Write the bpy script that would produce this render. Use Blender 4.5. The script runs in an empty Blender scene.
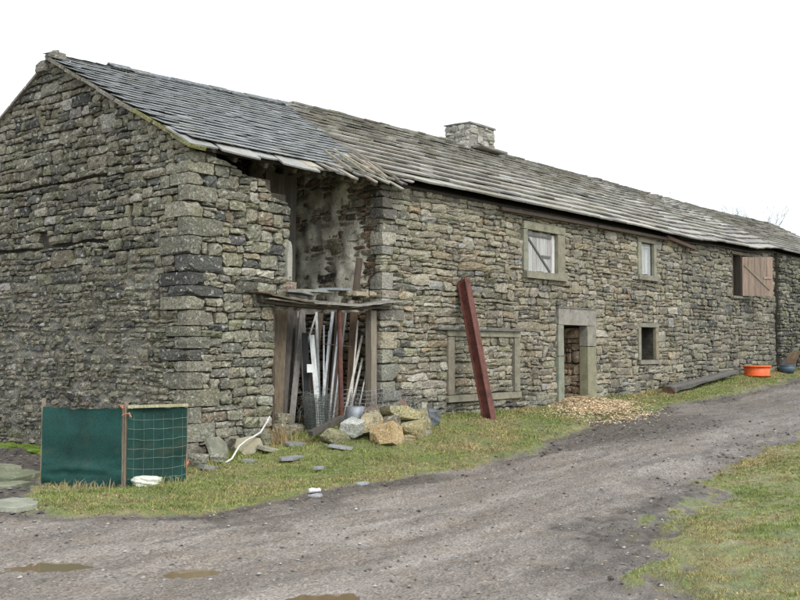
import bpy, math, random
import numpy as np
from mathutils import Vector, Matrix

scene = bpy.context.scene
COL = scene.collection

# ------------------------------------------------------------------ camera
CAM = np.array([-9.566, -11.772, 1.76])
F_PX, PITCH = 1011.0, math.atan(50 / 1011.0)
AZ = math.atan2(820, F_PX / math.cos(PITCH))        # angle between the view and the long front
U = (math.sin(AZ), math.cos(AZ)); V = (-math.cos(AZ), math.sin(AZ))
FW = np.array([U[1] * math.cos(PITCH), V[1] * math.cos(PITCH), math.sin(PITCH)])
RT = np.array([U[0], V[0], 0.0]); UP = np.cross(RT, FW)
cd = bpy.data.cameras.new('camera'); cam = bpy.data.objects.new('camera', cd); COL.objects.link(cam)
cam.matrix_world = Matrix(((RT[0], UP[0], -FW[0], CAM[0]), (RT[1], UP[1], -FW[1], CAM[1]),
                           (RT[2], UP[2], -FW[2], CAM[2]), (0, 0, 0, 1)))
cd.sensor_width = 36; cd.lens = 36 * F_PX / 800; cd.clip_start = .1; cd.clip_end = 3000
scene.camera = cam

# ------------------------------------------------------------------ world: pale overcast
SUN_EL, SUN_AZ = math.radians(48), math.radians(-118)     # soft brightness from the front right
w = bpy.data.worlds.new('World'); scene.world = w; w.use_nodes = True
nt = w.node_tree; nt.nodes.clear()
out = nt.nodes.new('ShaderNodeOutputWorld'); bg = nt.nodes.new('ShaderNodeBackground')
sky = nt.nodes.new('ShaderNodeTexSky'); sky.sky_type = 'NISHITA'; sky.sun_disc = False
sky.sun_elevation = SUN_EL; sky.sun_rotation = math.radians(150)
sky.dust_density = 6.0; sky.air_density = 1.0; sky.ozone_density = 1.0
bw = nt.nodes.new('ShaderNodeHueSaturation'); bw.inputs['Saturation'].default_value = .10
mx = nt.nodes.new('ShaderNodeMix'); mx.data_type = 'RGBA'; mx.inputs[0].default_value = .75
mx.inputs[7].default_value = (11.7, 12.4, 13.2, 1)        # even cloud layer
nt.links.new(sky.outputs[0], bw.inputs['Color']); nt.links.new(bw.outputs[0], mx.inputs[6])
nt.links.new(mx.outputs[2], bg.inputs[0]); bg.inputs[1].default_value = .11
nt.links.new(bg.outputs[0], out.inputs[0])
sd = bpy.data.lights.new('sun', 'SUN'); sd.energy = 1.5; sd.angle = math.radians(24); sd.color = (1, .965, .91)
sun = bpy.data.objects.new('sun', sd); COL.objects.link(sun)
sdir = Vector((-.32 * math.cos(SUN_EL), -.95 * math.cos(SUN_EL), math.sin(SUN_EL)))   # towards the sun
sun.rotation_euler = sdir.to_track_quat('Z', 'Y').to_euler()
sky.sun_rotation = math.atan2(sdir.x, sdir.y)
vs = scene.view_settings
vs.view_transform = 'Standard'; vs.look = 'None'; vs.exposure = 0.32; vs.gamma = 1; vs.use_curve_mapping = False

# ------------------------------------------------------------------ helpers
rng = random.Random(7)
NR = np.random.RandomState(11)

def tag(o, label=None, cat=None, group=None, kind=None):
    if label: o['label'] = label
    if cat: o['category'] = cat
    if group: o['group'] = group
    if kind: o['kind'] = kind
    return o

def empty(name, loc, label, cat, group=None):
    o = bpy.data.objects.new(name, None); COL.objects.link(o); o.location = loc
    o.empty_display_size = .2
    return tag(o, label, cat, group)

def abspos(o):
    v = Vector((0, 0, 0))
    while o is not None:
        v += o.location; o = o.parent
    return v

def px(p):
    d = np.asarray(p, float) - CAM; z = d @ FW
    return 400 + F_PX * (d @ RT) / z, 300 - F_PX * (d @ UP) / z, z

class MB:
    """collects polygons with a colour per face"""
    def __init__(s): s.v = []; s.f = []; s.c = []
    def add(s, verts, faces, col=(.2, .2, .2)):
        n = len(s.v); s.v.extend([tuple(map(float, p)) for p in verts])
        s.f.extend([tuple(i + n for i in f) for f in faces])
        if isinstance(col, list): s.c.extend(col)
        else: s.c.extend([col] * len(faces))
        return s
    def box(s, lo, hi, col=(.2, .2, .2)):
        x0, y0, z0 = lo; x1, y1, z1 = hi
        v = [(x0,y0,z0),(x1,y0,z0),(x1,y1,z0),(x0,y1,z0),(x0,y0,z1),(x1,y0,z1),(x1,y1,z1),(x0,y1,z1)]
        return s.add(v, [(0,3,2,1),(4,5,6,7),(0,1,5,4),(1,2,6,5),(2,3,7,6),(3,0,4,7)], col)
    def obox(s, c, ax, ay, az, col=(.2, .2, .2)):
        """box from centre and three half-axis vectors"""
        c, ax, ay, az = map(lambda q: np.array(q, float), (c, ax, ay, az))
        v = [c + i * ax + j * ay + k * az for k in (-1, 1) for j in (-1, 1) for i in (-1, 1)]
        return s.add(v, [(0,2,3,1),(4,5,7,6),(0,1,5,4),(1,3,7,5),(3,2,6,7),(2,0,4,6)], col)
    def tube(s, pts, r, col=(.2, .2, .2), n=6, cap=True):
        pts = [np.array(p, float) for p in pts]; rr = r if isinstance(r, (list, tuple)) else [r] * len(pts)
        rings = []
        for i, p in enumerate(pts):
            t = pts[min(i + 1, len(pts) - 1)] - pts[max(i - 1, 0)]; t /= (np.linalg.norm(t) + 1e-9)
            a = np.cross(t, (0, 0, 1) if abs(t[2]) < .9 else (1, 0, 0)); a /= np.linalg.norm(a); b = np.cross(t, a)
            rings.append([p + rr[i] * (a * math.cos(2 * math.pi * k / n) + b * math.sin(2 * math.pi * k / n)) for k in range(n)])
        v = [q for R in rings for q in R]; f = []
        for i in range(len(pts) - 1):
            for k in range(n):
                f.append((i*n+k, i*n+(k+1) % n, (i+1)*n+(k+1) % n, (i+1)*n+k))
        if cap: f.append(tuple(range(n))[::-1]); f.append(tuple(range((len(pts)-1)*n, len(pts)*n)))
        return s.add(v, f, col)
    def lathe(s, c, prof, col=(.2, .2, .2), n=20):
        v = []; f = []
        for (r, z) in prof:
            for k in range(n):
                a = 2 * math.pi * k / n; v.append((c[0] + r * math.cos(a), c[1] + r * math.sin(a), c[2] + z))
        for i in range(len(prof) - 1):
            for k in range(n): f.append((i*n+k, i*n+(k+1) % n, (i+1)*n+(k+1) % n, (i+1)*n+k))
        return s.add(v, f, col)
    def build(s, name, mat, parent=None, smooth=False):
        me = bpy.data.meshes.new(name)
        off = abspos(parent) if parent else Vector((0, 0, 0))
        va = np.array(s.v, dtype=np.float32).reshape(-1, 3)
        cen = np.zeros(3, dtype=np.float32)
        if len(va): cen = (va.min(0) + va.max(0)) / 2; cen[2] = va[:, 2].min()
        me.from_pydata((va - cen).tolist(), [], s.f)
        a = me.attributes.new('col', 'FLOAT_COLOR', 'FACE')
        ca = np.ones((len(s.f), 4), dtype=np.float32); ca[:, :3] = np.array(s.c, dtype=np.float32).reshape(-1, 3)
        a.data.foreach_set('color', ca.ravel())
        if smooth: me.polygons.foreach_set('use_smooth', np.ones(len(s.f), dtype=bool))
        me.materials.append(mat); me.update()
        o = bpy.data.objects.new(name, me); COL.objects.link(o)
        o.location = Vector(cen.tolist()) - off
        if parent: o.parent = parent
        return o

def vary(c, amt=.15, hue=.04, r=rng):
    k = 1 + r.uniform(-amt, amt)
    return tuple(max(.003, x * k * (1 + r.uniform(-hue, hue))) for x in c)

# smooth pseudo noise from summed sines
_PH = NR.uniform(0, 6.28, (60, 3)); _K = NR.normal(0, 1, (60, 3))
def snoise(p, scale=1.0, seed=0, n=6):
    p = np.atleast_2d(np.asarray(p, float)) * scale
    r = np.zeros(len(p))
    for i in range(n):
        j = (i + seed * 7) % 60
        r += np.sin(p @ (_K[j][:p.shape[1]] * (1 + .35 * i)) + _PH[j][0])
    return r / (n ** .5) / .9

# rock template: surface of a subdivided cube
def cube_template(n):
    idx = {}; V_ = []; F_ = []
    def vid(p):
        k = tuple(round(x, 5) for x in p)
        if k not in idx: idx[k] = len(V_); V_.append(p)
        return idx[k]
    L = np.linspace(-1, 1, n + 1)
    for ax in range(3):
        for sgn in (-1, 1):
            for i in range(n):
                for j in range(n):
                    q = []
                    for (a, b) in ((i, j), (i + 1, j), (i + 1, j + 1), (i, j + 1)):
                        p = [0, 0, 0]; p[ax] = sgn; p[(ax + 1) % 3] = L[a]; p[(ax + 2) % 3] = L[b]; q.append(vid(tuple(p)))
                    F_.append(tuple(q if sgn > 0 else q[::-1]))
    return np.array(V_, float), F_
TPL = {n: cube_template(n) for n in (2, 3, 4, 6, 8)}

def rock(mb, c, h, col, n=4, rough=.08, rnd=.25, rot=(0, 0, 0), r=rng, cuts=5, lim0=1.0):
    """rounded, uneven block: centre, half sizes, colour"""
    V_, F_ = TPL[n]
    p = V_.copy(); L = np.linalg.norm(p, axis=1, keepdims=True)
    p = p * (1 - rnd) + rnd * p / L * 1.15
    # planar cuts make chipped corners
    for _ in range(cuts):
        d = np.array([r.gauss(0, 1) for _ in range(3)]); d /= np.linalg.norm(d); lim = r.uniform(lim0, lim0 + .35)
        ex = np.maximum(0, p @ d - lim); p = p - ex[:, None] * d
    ph = [r.uniform(0, 6.28) for _ in range(9)]
    nz = (np.sin(p[:, 0] * 2.3 + ph[0] + 1.7 * p[:, 1]) + np.sin(p[:, 1] * 3.1 + ph[1] + p[:, 2]) + np.sin(p[:, 2] * 2.9 + ph[2] - 1.3 * p[:, 0])
          + .7 * np.sin(p[:, 0] * 6 + ph[3]) * np.sin(p[:, 1] * 5 + ph[4]) + .7 * np.sin(p[:, 2] * 6.5 + ph[5] + 3 * p[:, 0]))
    p = p * (1 + rough * .4 * nz)[:, None]
    p = p + np.array([[r.gauss(0, rough * .22) for _ in range(3)] for _ in range(len(p))])
    p = p * np.array(h)
    R = np.array(Matrix.Rotation(rot[2], 3, 'Z') @ Matrix.Rotation(rot[1], 3, 'Y') @ Matrix.Rotation(rot[0], 3, 'X'))
    p = p @ R.T + np.array(c)
    mb.add(p, F_, col)

# ------------------------------------------------------------------ materials
def newmat(name):
    m = bpy.data.materials.new(name); m.use_nodes = True
    n = m.node_tree; b = n.nodes['Principled BSDF']
    return m, n, b

def attr_mat(name, rough=.85, spec=.3, n1=(18, .35), n2=(90, .25), bump=.35, bscale=45, bdist=.012, speck=None, stretch=None, moss=None):
    """colour attribute x two noises, fine bump; optional pale lichen specks and moss"""
    m, n, b = newmat(name); N = n.nodes.new; L = n.links.new
    at = N('ShaderNodeAttribute'); at.attribute_name = 'col'
    geo = N('ShaderNodeNewGeometry'); vec = geo.outputs['Position']
    if stretch:
        mp = N('ShaderNodeMapping'); mp.inputs['Scale'].default_value = stretch; L(vec, mp.inputs[0]); vec = mp.outputs[0]
    def noise(sc, det=4, dist=0.0):
        t = N('ShaderNodeTexNoise'); t.inputs['Scale'].default_value = sc; t.inputs['Detail'].default_value = det
        t.inputs['Distortion'].default_value = dist; L(vec, t.inputs['Vector']); return t.outputs['Fac']
    cur = at.outputs['Color']
    for (sc, amt) in (n1, n2):
        mr = N('ShaderNodeMapRange'); mr.inputs[1].default_value = .3; mr.inputs[2].default_value = .7
        mr.inputs[3].default_value = 1 - amt; mr.inputs[4].default_value = 1 + amt; L(noise(sc), mr.inputs[0])
        mm = N('ShaderNodeMix'); mm.data_type = 'RGBA'; mm.blend_type = 'MULTIPLY'; mm.inputs[0].default_value = 1
        L(cur, mm.inputs[6]); L(mr.outputs[0], mm.inputs[7]); cur = mm.outputs[2]
    if speck:
        for (sc, lo, hi, colr, amt) in speck:
            mr = N('ShaderNodeMapRange'); mr.inputs[1].default_value = lo; mr.inputs[2].default_value = hi; mr.inputs[4].default_value = amt
            L(noise(sc, 3, .4), mr.inputs[0])
            mm = N('ShaderNodeMix'); mm.data_type = 'RGBA'; L(mr.outputs[0], mm.inputs[0]); L(cur, mm.inputs[6])
            mm.inputs[7].default_value = (*colr, 1); cur = mm.outputs[2]
    if moss:
        sp = N('ShaderNodeSeparateXYZ'); L(geo.outputs['Normal'], sp.inputs[0])
        mr = N('ShaderNodeMapRange'); mr.inputs[1].default_value = moss[0]; mr.inputs[2].default_value = moss[1]; L(sp.outputs[2], mr.inputs[0])
        m2 = N('ShaderNodeMapRange'); m2.inputs[1].default_value = .42; m2.inputs[2].default_value = .6; m2.inputs[4].default_value = moss[3]; L(noise(5, 4), m2.inputs[0])
        mu = N('ShaderNodeMath'); mu.operation = 'MULTIPLY'; L(mr.outputs[0], mu.inputs[0]); L(m2.outputs[0], mu.inputs[1])
        mm = N('ShaderNodeMix'); mm.data_type = 'RGBA'; L(mu.outputs[0], mm.inputs[0]); L(cur, mm.inputs[6]); mm.inputs[7].default_value = (*moss[2], 1); cur = mm.outputs[2]
    L(cur, b.inputs['Base Color']); b.inputs['Roughness'].default_value = rough
    b.inputs['Specular IOR Level'].default_value = spec
    bp = N('ShaderNodeBump'); bp.inputs['Strength'].default_value = bump; bp.inputs['Distance'].default_value = bdist
    L(noise(bscale, 6), bp.inputs['Height']); L(bp.outputs[0], b.inputs['Normal'])
    return m

M = {}
M['stone'] = attr_mat('rubble_stone', .88, .25, (.8, .26), (38, .48), 1.0, 30, .022,
                      speck=[(2.3, .54, .74, (.165, .158, .085), .5), (15, .585, .67, (.42, .42, .36), .8), (10, .60, .74, (.05, .048, .04), .7)])
M['dressed'] = attr_mat('dressed_stone', .85, .25, (4, .2), (60, .25), .5, 60, .006,
                        speck=[(5, .55, .75, (.13, .132, .07), .45), (18, .60, .72, (.38, .37, .31), .6), (7, .6, .75, (.07, .066, .055), .6)])
M['mortar'] = attr_mat('earth_mortar', .95, .1, (6, .3), (60, .4), .8, 30, .03)
M['slate'] = attr_mat('blue_slate', .5, .45, (3, .22), (40, .2), .25, 50, .004, speck=[(10, .62, .75, (.24, .25, .22), .6)])
M['stone_slate'] = attr_mat('stone_slate', .58, .4, (4, .2), (40, .22), .6, 30, .01,
                            speck=[(7, .55, .72, (.34, .33, .28), .7), (3, .6, .75, (.13, .13, .06), .5)])
M['wood'] = attr_mat('weathered_wood', .8, .25, (3, .25), (30, .3), .6, 30, .006, stretch=(9, 9, .7))
M['metal'] = attr_mat('rusty_metal', .7, .35, (5, .4), (50, .4), .6, 50, .004, speck=[(9, .55, .7, (.16, .06, .03), .7), (5, .58, .72, (.05, .028, .025), .75), (22, .64, .72, (.22, .14, .11), .5)])
M['plaster'] = attr_mat('old_whitewash', .9, .2, (5, .25), (30, .25), .6, 30, .01, speck=[(4, .55, .7, (.16, .16, .11), .6), (7, .6, .72, (.16, .085, .045), .7)])
M['net'] = attr_mat('woven_netting', .75, .3, (2.5, .35), (110, .5), .6, 120, .004, speck=[(3, .58, .75, (.06, .075, .05), .45)])
M['plastic'] = attr_mat('moulded_plastic', .5, .45, (4, .15), (40, .12), .15, 40, .002, speck=[(6, .57, .75, (.16, .11, .07), .55)])
M['leaf'] = attr_mat('grass_blade', .7, .2, (2, .2), (20, .15), .0, 20, .001)
M['pebble'] = attr_mat('gravel_stone', .8, .35, (30, .25), (120, .2), .3, 80, .004)
M['bark'] = attr_mat('hazed_bark', .9, .2, (5, .2), (30, .2), .4, 30, .01)
M['galv'] = attr_mat('galvanised_wire', .5, .5, (10, .2), (60, .2), .1, 60, .001); 
M['galv'].node_tree.nodes['Principled BSDF'].inputs['Metallic'].default_value = .4
for k in ('net',):
    pass

# ------------------------------------------------------------------ ground and track
WB = [(-1, -.02), (0, .02), (.6, .1), (1.75, .3), (3, .42), (4.3, .45), (8.3, .42), (13.8, .55), (18, .76), (24.7, 1.02), (30, 1.2), (60, 2.2)]
def sst(a, b, x):
    t = np.clip((np.asarray(x, float) - a) / (b - a), 0, 1); return t * t * (3 - 2 * t)
def g0(x, y):
    x = np.asarray(x, float); y = np.asarray(y, float)
    r = .034 * np.maximum(x, 0) * sst(-1, 6, x)
    wv = np.interp(x, [a for a, b in WB], [b for a, b in WB])
    return r + (wv - r) * sst(-3.2, -.2, y) * (x > -1) * sst(-1, -.3, x) + .04 * np.maximum(np.minimum(y, 40) - 1.5, 0) * (1 - sst(-1, .5, x))
EDGE = [(-60, 3.0), (-6, 2.0), (-4.2, -1.2), (-3.75, -2.25), (-3.3, -2.7), (-2.65, -3.42), (-1.47, -3.46), (-.2, -3.23), (1.1, -3.1), (2.6, -3.24), (4.2, -3.35), (5, -3.05),
        (5.8, -2.8), (8.9, -2.0), (10.9, -1.9), (14, -1.95), (18.7, -1.8), (23, -1.5), (40, -1.2), (400, -1)]
EDGE2 = [(-400, -9.5), (-9, -10.0), (-3.6, -8.95), (-2.6, -8.42), (-1.44, -7.9), (.28, -7.25), (2.1, -6.88), (4.6, -6.46), (7.8, -6.29), (30, -5.5), (400, -5)]
def ip(T, x): return np.interp(x, [a for a, b in T], [b for a, b in T])
def grass_mask(x, y):
    """>0 in the grass (metres inside its edge)"""
    x = np.asarray(x, float); y = np.asarray(y, float)
    P = np.stack([x.ravel(), y.ravel()], 1)
    wob = (.10 * snoise(P, 2.2, 1) + .07 * snoise(P, 7, 2)).reshape(x.shape)
    a = y - ip(EDGE, x)
    a = np.minimum(a, (x - (-3.85 + .62 * (y + 2.3))) * .9)
    a = np.where((x < -.0) & (y > 1.2), -1, a)
    b = (ip(EDGE2, x) - y) * 1.0
    wob2 = wob * np.where(b > a, 2.2, 1)
    return np.maximum(a, b) + wob2
PUD = [(-4.9, -4.28, .44, .27, -.68), (-4.30, -5.36, .25, .18, -.6), (-4.32, -6.72, .36, .24, -.6)]
def pudd(x, y):
    d = np.full(np.shape(x), 9.0)
    for (cx, cy, a, b, t) in PUD:
        u = (x - cx) * math.cos(t) + (y - cy) * math.sin(t); v = -(x - cx) * math.sin(t) + (y - cy) * math.cos(t)
        d = np.minimum(d, np.sqrt((u / a) ** 2 + (v / b) ** 2))
    return d
def gz(x, y):
    x = np.asarray(x, float); y = np.asarray(y, float); sh = x.shape
    P = np.stack([x.ravel(), y.ravel()], 1); Q = P * np.array([.2, 1.0])
    gm = grass_mask(x, y)
    soft = (.018 * snoise(P, 1.3, 3) + .010 * snoise(P, 4, 4)).reshape(sh)
    rut = (.034 * snoise(Q, 1.6, 5) + .014 * snoise(Q, 5, 6) + .007 * snoise(P, 14, 2)).reshape(sh)
    lump = .045 * sst(-.05, .25, gm) + .012 * snoise(P, 9, 7).reshape(sh) * sst(0, .2, gm)
    near = sst(120, 40, np.abs(x)) * sst(120, 40, np.abs(y))
    z = g0(x, y) + near * (soft * .7 + rut * (1 - sst(-.1, .3, gm)) + lump)
    # slight bank on the right-hand field
    z = z + .10 * sst(.2, 2.5, ip(EDGE2, x) - y)
    pd = pudd(x, y)
    pd = pd + .16 * snoise(P, 5, 3).reshape(sh)
    wg = 1 - sst(1.15, 2.4, pd)
    return z * (1 - wg) + wg * (g0(x, y) - .05 * (1 - sst(.3, 1.3, pd)) + .25 * rut)
def gpt(x, y): return float(gz(np.array([x]), np.array([y]))[0])

def spaced(segs):
    out = []
    for (a, b, s) in segs: out += list(np.arange(a, b - 1e-6, s))
    return np.array(out + [segs[-1][1]])
xs = spaced([(-600, -100, 100), (-100, -20, 16), (-20, -7, 1), (-7, 9, .055), (9, 26, .14), (26, 40, 1), (40, 120, 16), (120, 620, 100)])
ys = spaced([(-600, -100, 100), (-100, -20, 16), (-20, -10.6, .6), (-10.6, 0.2, .055), (.2, 6, .25), (6, 20, 2), (20, 120, 20), (120, 620, 100)])
X, Y = np.meshgrid(xs, ys, indexing='ij')
GM = grass_mask(X, Y); Z = gz(X, Y)
jit = NR.normal(0, .006, Z.shape) * (np.abs(X) < 26) * (Y > -10.6) * (Y < .3)
Z = Z + jit * np.where(GM > 0, .6, 1)

P2 = np.stack([X.ravel(), Y.ravel()], 1)
# mud: a churned band along the verge and before the door, dark grit at the gable foot
mud = np.exp(-((GM + .24) / .3) ** 2) * (.72 + .3 * snoise(P2, 1.1, 5).reshape(X.shape))
mud = np.maximum(mud, np.exp(-((GM + .25) / .6) ** 2) * (Y < -5) * sst(6, 0, X) * (.75 + .35 * snoise(P2, 2.1, 3).reshape(X.shape)))
mud = np.maximum(mud, sst(2.6, .8, np.hypot((X - 8.3) / 1.9, (Y + 3.0) / 1.0)) * .85)
mud = np.maximum(mud, sst(-4.2, -3.2, X) * sst(-2.4, -1.4, Y) * (GM < 0) * .9)
mud = np.maximum(mud, sst(6, 14, X) * .45 * (GM < 0))
nx, ny = len(xs), len(ys)
I = np.arange(nx * ny).reshape(nx, ny)
quads = np.stack([I[:-1, :-1], I[1:, :-1], I[1:, 1:], I[:-1, 1:]], -1).reshape(-1, 4)
gq = (GM[:-1, :-1] + GM[1:, 1:]).reshape(-1) / 2
yq = (Y[:-1, :-1] + Y[1:, 1:]).reshape(-1) / 2; xq = (X[:-1, :-1] + X[1:, 1:]).reshape(-1) / 2
is_track = (gq < 0) & (yq < ip(EDGE, xq) + .4)

def ground_material():
    m, n, b = newmat('ground'); N = n.nodes.new; L = n.links.new
    geo = N('ShaderNodeNewGeometry')
    def attr(k): a = N('ShaderNodeAttribute'); a.attribute_name = k; return a.outputs['Fac']
    def noise(sc, det=5, st=None, dist=0.0):
        t = N('ShaderNodeTexNoise'); t.inputs['Scale'].default_value = sc; t.inputs['Detail'].default_value = det; t.inputs['Distortion'].default_value = dist
        if st:
            mp = N('ShaderNodeMapping'); mp.inputs['Scale'].default_value = st; L(geo.outputs['Position'], mp.inputs[0]); L(mp.outputs[0], t.inputs[0])
        else: L(geo.outputs['Position'], t.inputs[0])
        return t.outputs['Fac']
    def rmp(v, a, b_, lo=0, hi=1):
        r = N('ShaderNodeMapRange'); r.inputs[1].default_value = a; r.inputs[2].default_value = b_; r.inputs[3].default_value = lo; r.inputs[4].default_value = hi; L(v, r.inputs[0]); return r.outputs[0]
    def mix(f, a, b_, bt='MIX'):
        q = N('ShaderNodeMix'); q.data_type = 'RGBA'; q.blend_type = bt
        for s, v in ((0, f), (6, a), (7, b_)):
            if isinstance(v, (int, float)): q.inputs[s].default_value = v
            elif isinstance(v, tuple): q.inputs[s].default_value = (*v, 1)
            else: L(v, q.inputs[s])
        return q.outputs[2]
    base = mix(rmp(noise(1.3, 6, (.18, 1, 1)), .35, .65), (.175, .148, .125), (.29, .256, .225))
    base = mix(rmp(noise(5, 5, (.2, 1, 1), .5), .5, .7, 0, .65), base, (.10, .084, .07))
    base = mix(rmp(noise(2.6, 4), .5, .72, 0, .6), base, (.205, .165, .118))
    base = mix(rmp(noise(.9, 4, (.22, 1.5, 1), .6), .53, .66, 0, .5), base, (.09, .074, .062))
    vo = N('ShaderNodeTexVoronoi'); vo.inputs['Scale'].default_value = 42; L(geo.outputs['Position'], vo.inputs[0])
    sv = N('ShaderNodeSeparateColor'); L(vo.outputs['Color'], sv.inputs[0])
    base = mix(1.0, base, rmp(sv.outputs[0], 0, 1, .74, 1.22), 'MULTIPLY')
    base = mix(1.0, base, rmp(noise(45, 4), .3, .7, .66, 1.34), 'MULTIPLY')
    base = mix(rmp(attr('mud'), .1, .9, 0, .9), base, mix(rmp(noise(9, 5), .35, .65), (.045, .037, .03), (.105, .087, .069)))
    turf = mix(rmp(noise(1.7, 5), .38, .62), (.14, .175, .052), (.24, .225, .095))
    turf = mix(rmp(noise(9, 4), .4, .62, 0, .6), turf, (.10, .085, .05))
    base = mix(rmp(attr('grass'), .15, .75), base, turf)
    L(base, b.inputs['Base Color'])
    L(rmp(noise(3.3, 5, (.4, 1, 1)), .35, .65, .3, .78), b.inputs['Roughness'])
    b.inputs['Specular IOR Level'].default_value = .35
    bp = N('ShaderNodeBump'); bp.inputs['Strength'].default_value = .8; bp.inputs['Distance'].default_value = .02
    ad = N('ShaderNodeMath'); ad.operation = 'ADD'; L(noise(26, 6), ad.inputs[0]); L(vo.outputs['Distance'], ad.inputs[1])
    L(ad.outputs[0], bp.inputs['Height']); L(bp.outputs[0], b.inputs['Normal'])
    return m
M['ground'] = ground_material()
def sheet(name, sel):
    q = quads[sel]; used = np.unique(q); mp = np.zeros(nx * ny, int); mp[used] = np.arange(len(used))
    me = bpy.data.meshes.new(name)
    VV = np.stack([X.ravel(), Y.ravel(), Z.ravel()], 1)[used]
    me.from_pydata(VV.tolist(), [], mp[q].tolist())
    for k, A in (('grass', sst(-.12, .18, GM)), ('mud', mud)):
        a = me.attributes.new(k, 'FLOAT', 'POINT'); a.data.foreach_set('value', A.ravel()[used].astype(np.float32))
    me.polygons.foreach_set('use_smooth', np.ones(len(q), dtype=bool)); me.materials.append(M['ground']); me.update()
    o = bpy.data.objects.new(name, me); COL.objects.link(o); return tag(o, kind='structure')
g = sheet('ground', ~is_track); tag(g, 'rough grassy ground around the old stone buildings')
t = sheet('dirt_track', is_track); tag(t, 'muddy grey gravel track running past the stone range')

# puddles
mw, nw, bwt = newmat('muddy_water'); bwt.inputs['Base Color'].default_value = (.17, .125, .07, 1); bwt.inputs['Roughness'].default_value = .06
bwt.inputs['Specular IOR Level'].default_value = .5
for (cx, cy, a, b_, t_), lab in zip(PUD, ('longest brown puddle on the track, nearest the green netting', 'small brown puddle on the track, middle one of three', 'brown puddle on the track, right of the other two at the bottom edge')):
    ring = []
    for k in range(40):
        an = 2 * math.pi * k / 40; rr = 1.45
        u = a * rr * math.cos(an); v = b_ * rr * math.sin(an)
        ring.append((cx + u * math.cos(t_) - v * math.sin(t_), cy + u * math.sin(t_) + v * math.cos(t_)))
    zz = float(g0(cx, cy)) - .017
    mb = MB(); mb.add([(p[0], p[1], zz) for p in ring], [tuple(range(40))], (.2, .15, .1))
    tag(mb.build('puddle', mw), lab, kind='structure')

# ------------------------------------------------------------------ rubble masonry
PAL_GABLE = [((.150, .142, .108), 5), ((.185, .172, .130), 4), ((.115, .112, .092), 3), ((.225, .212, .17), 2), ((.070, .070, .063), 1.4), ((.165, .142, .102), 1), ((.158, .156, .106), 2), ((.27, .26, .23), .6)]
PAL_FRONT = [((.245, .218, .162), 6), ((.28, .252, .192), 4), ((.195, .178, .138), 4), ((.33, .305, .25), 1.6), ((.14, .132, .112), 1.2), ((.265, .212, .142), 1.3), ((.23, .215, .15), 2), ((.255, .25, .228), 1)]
PAL_PIER = [((.20, .19, .145), 5), ((.235, .22, .165), 4), ((.15, .146, .118), 3), ((.29, .275, .22), 2), ((.085, .085, .08), 1.2), ((.205, .172, .122), .8), ((.205, .198, .135), 2.5)]
PAL_FAR = [((.20, .185, .145), 5), ((.165, .155, .125), 4), ((.24, .225, .18), 3), ((.11, .108, .095), 1.5), ((.195, .165, .125), 1), ((.19, .182, .128), 2)]
PAL_DARK = [((.10, .098, .08), 5), ((.14, .135, .105), 4), ((.06, .06, .055), 3), ((.19, .18, .145), 2), ((.12, .125, .075), 2)]
WARM = (1.01, 1.01, 1.01)      # the local gritstone is a shade browner than the swatches
def pick(pal, r):
    t_ = r.uniform(0, sum(x[1] for x in pal))
    for c, w_ in pal:
        t_ -= w_
        if t_ <= 0: return vary(c, .19, .02, r)
    return pal[0][0]

def pack(a0, a1, z0, ceil, holes, size, r, da=.04, dz=.02):
    """random rubble: fill the lowest place first; returns rectangles (a0,a1,z0,z1)"""
    n = int(round((a1 - a0) / da)); sky_ = np.full(n, z0)
    A = a0 + (np.arange(n) + .5) * da
    top = np.array([ceil(a) for a in A])
    hol = sorted(holes, key=lambda h: h[2]); out = []
    def settle(i):
        ch = True
        while ch:
            ch = False
            for (h0, h1, hz0, hz1) in hol:
                if h0 - 1e-6 <= A[i] <= h1 + 1e-6 and hz0 - .03 <= sky_[i] < hz1 - 1e-6: sky_[i] = hz1; ch = True
    for i in range(n): settle(i)
    def roofof(i):
        c = top[i]
        for (h0, h1, hz0, hz1) in hol:
            if h0 - 1e-6 <= A[i] <= h1 + 1e-6 and hz0 >= sky_[i] - 1e-6: c = min(c, hz0)
        return c
    guard = 0
    while guard < 20000:
        guard += 1
        act = sky_ < top - .02
        if not act.any(): break
        i = int(np.argmin(np.where(act, sky_, 1e9))); s = sky_[i]
        j = i
        while j < n and abs(sky_[j] - s) < 1e-6 and act[j]: j += 1
        L = j - i
        k = i
        while k > 0 and abs(sky_[k - 1] - s) < 1e-6 and act[k - 1]: k -= 1
        i = k; L = j - i
        mw_, mh_ = size(A[i], s)
        wc = max(2, int(round(mw_ * r.lognormvariate(0, .42) / da)))
        if wc > L - 2: wc = L
        cols = list(range(i, i + wc)) if r.random() < .5 or wc == L else list(range(j - wc, j))
        cl = min(roofof(c) for c in cols) if min(roofof(c) for c in cols) - s > .03 else max(roofof(c) for c in cols)
        clm = max(roofof(c) for c in cols)
        h = max(.06, mh_ * r.lognormvariate(0, .3)); h = min(h, wc * da * 1.05 + .02)
        h = max(dz * 2, round(h / dz) * dz)
        zt = s + h
        nb = [sky_[q] for q in (cols[0] - 1, cols[-1] + 1) if 0 <= q < n]
        for q in nb:
            if q > s + .04 and abs(q - zt) < .07: zt = q; break
        if zt > cl - .05:
            zt = cl if all(abs(roofof(c) - cl) < 1e-6 for c in cols) else min(zt, clm)
        zt = max(zt, s + .03)
        out.append((a0 + cols[0] * da, a0 + (cols[-1] + 1) * da, s, zt))
        for c in cols:
            sky_[c] = zt; settle(c)
    return out

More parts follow.
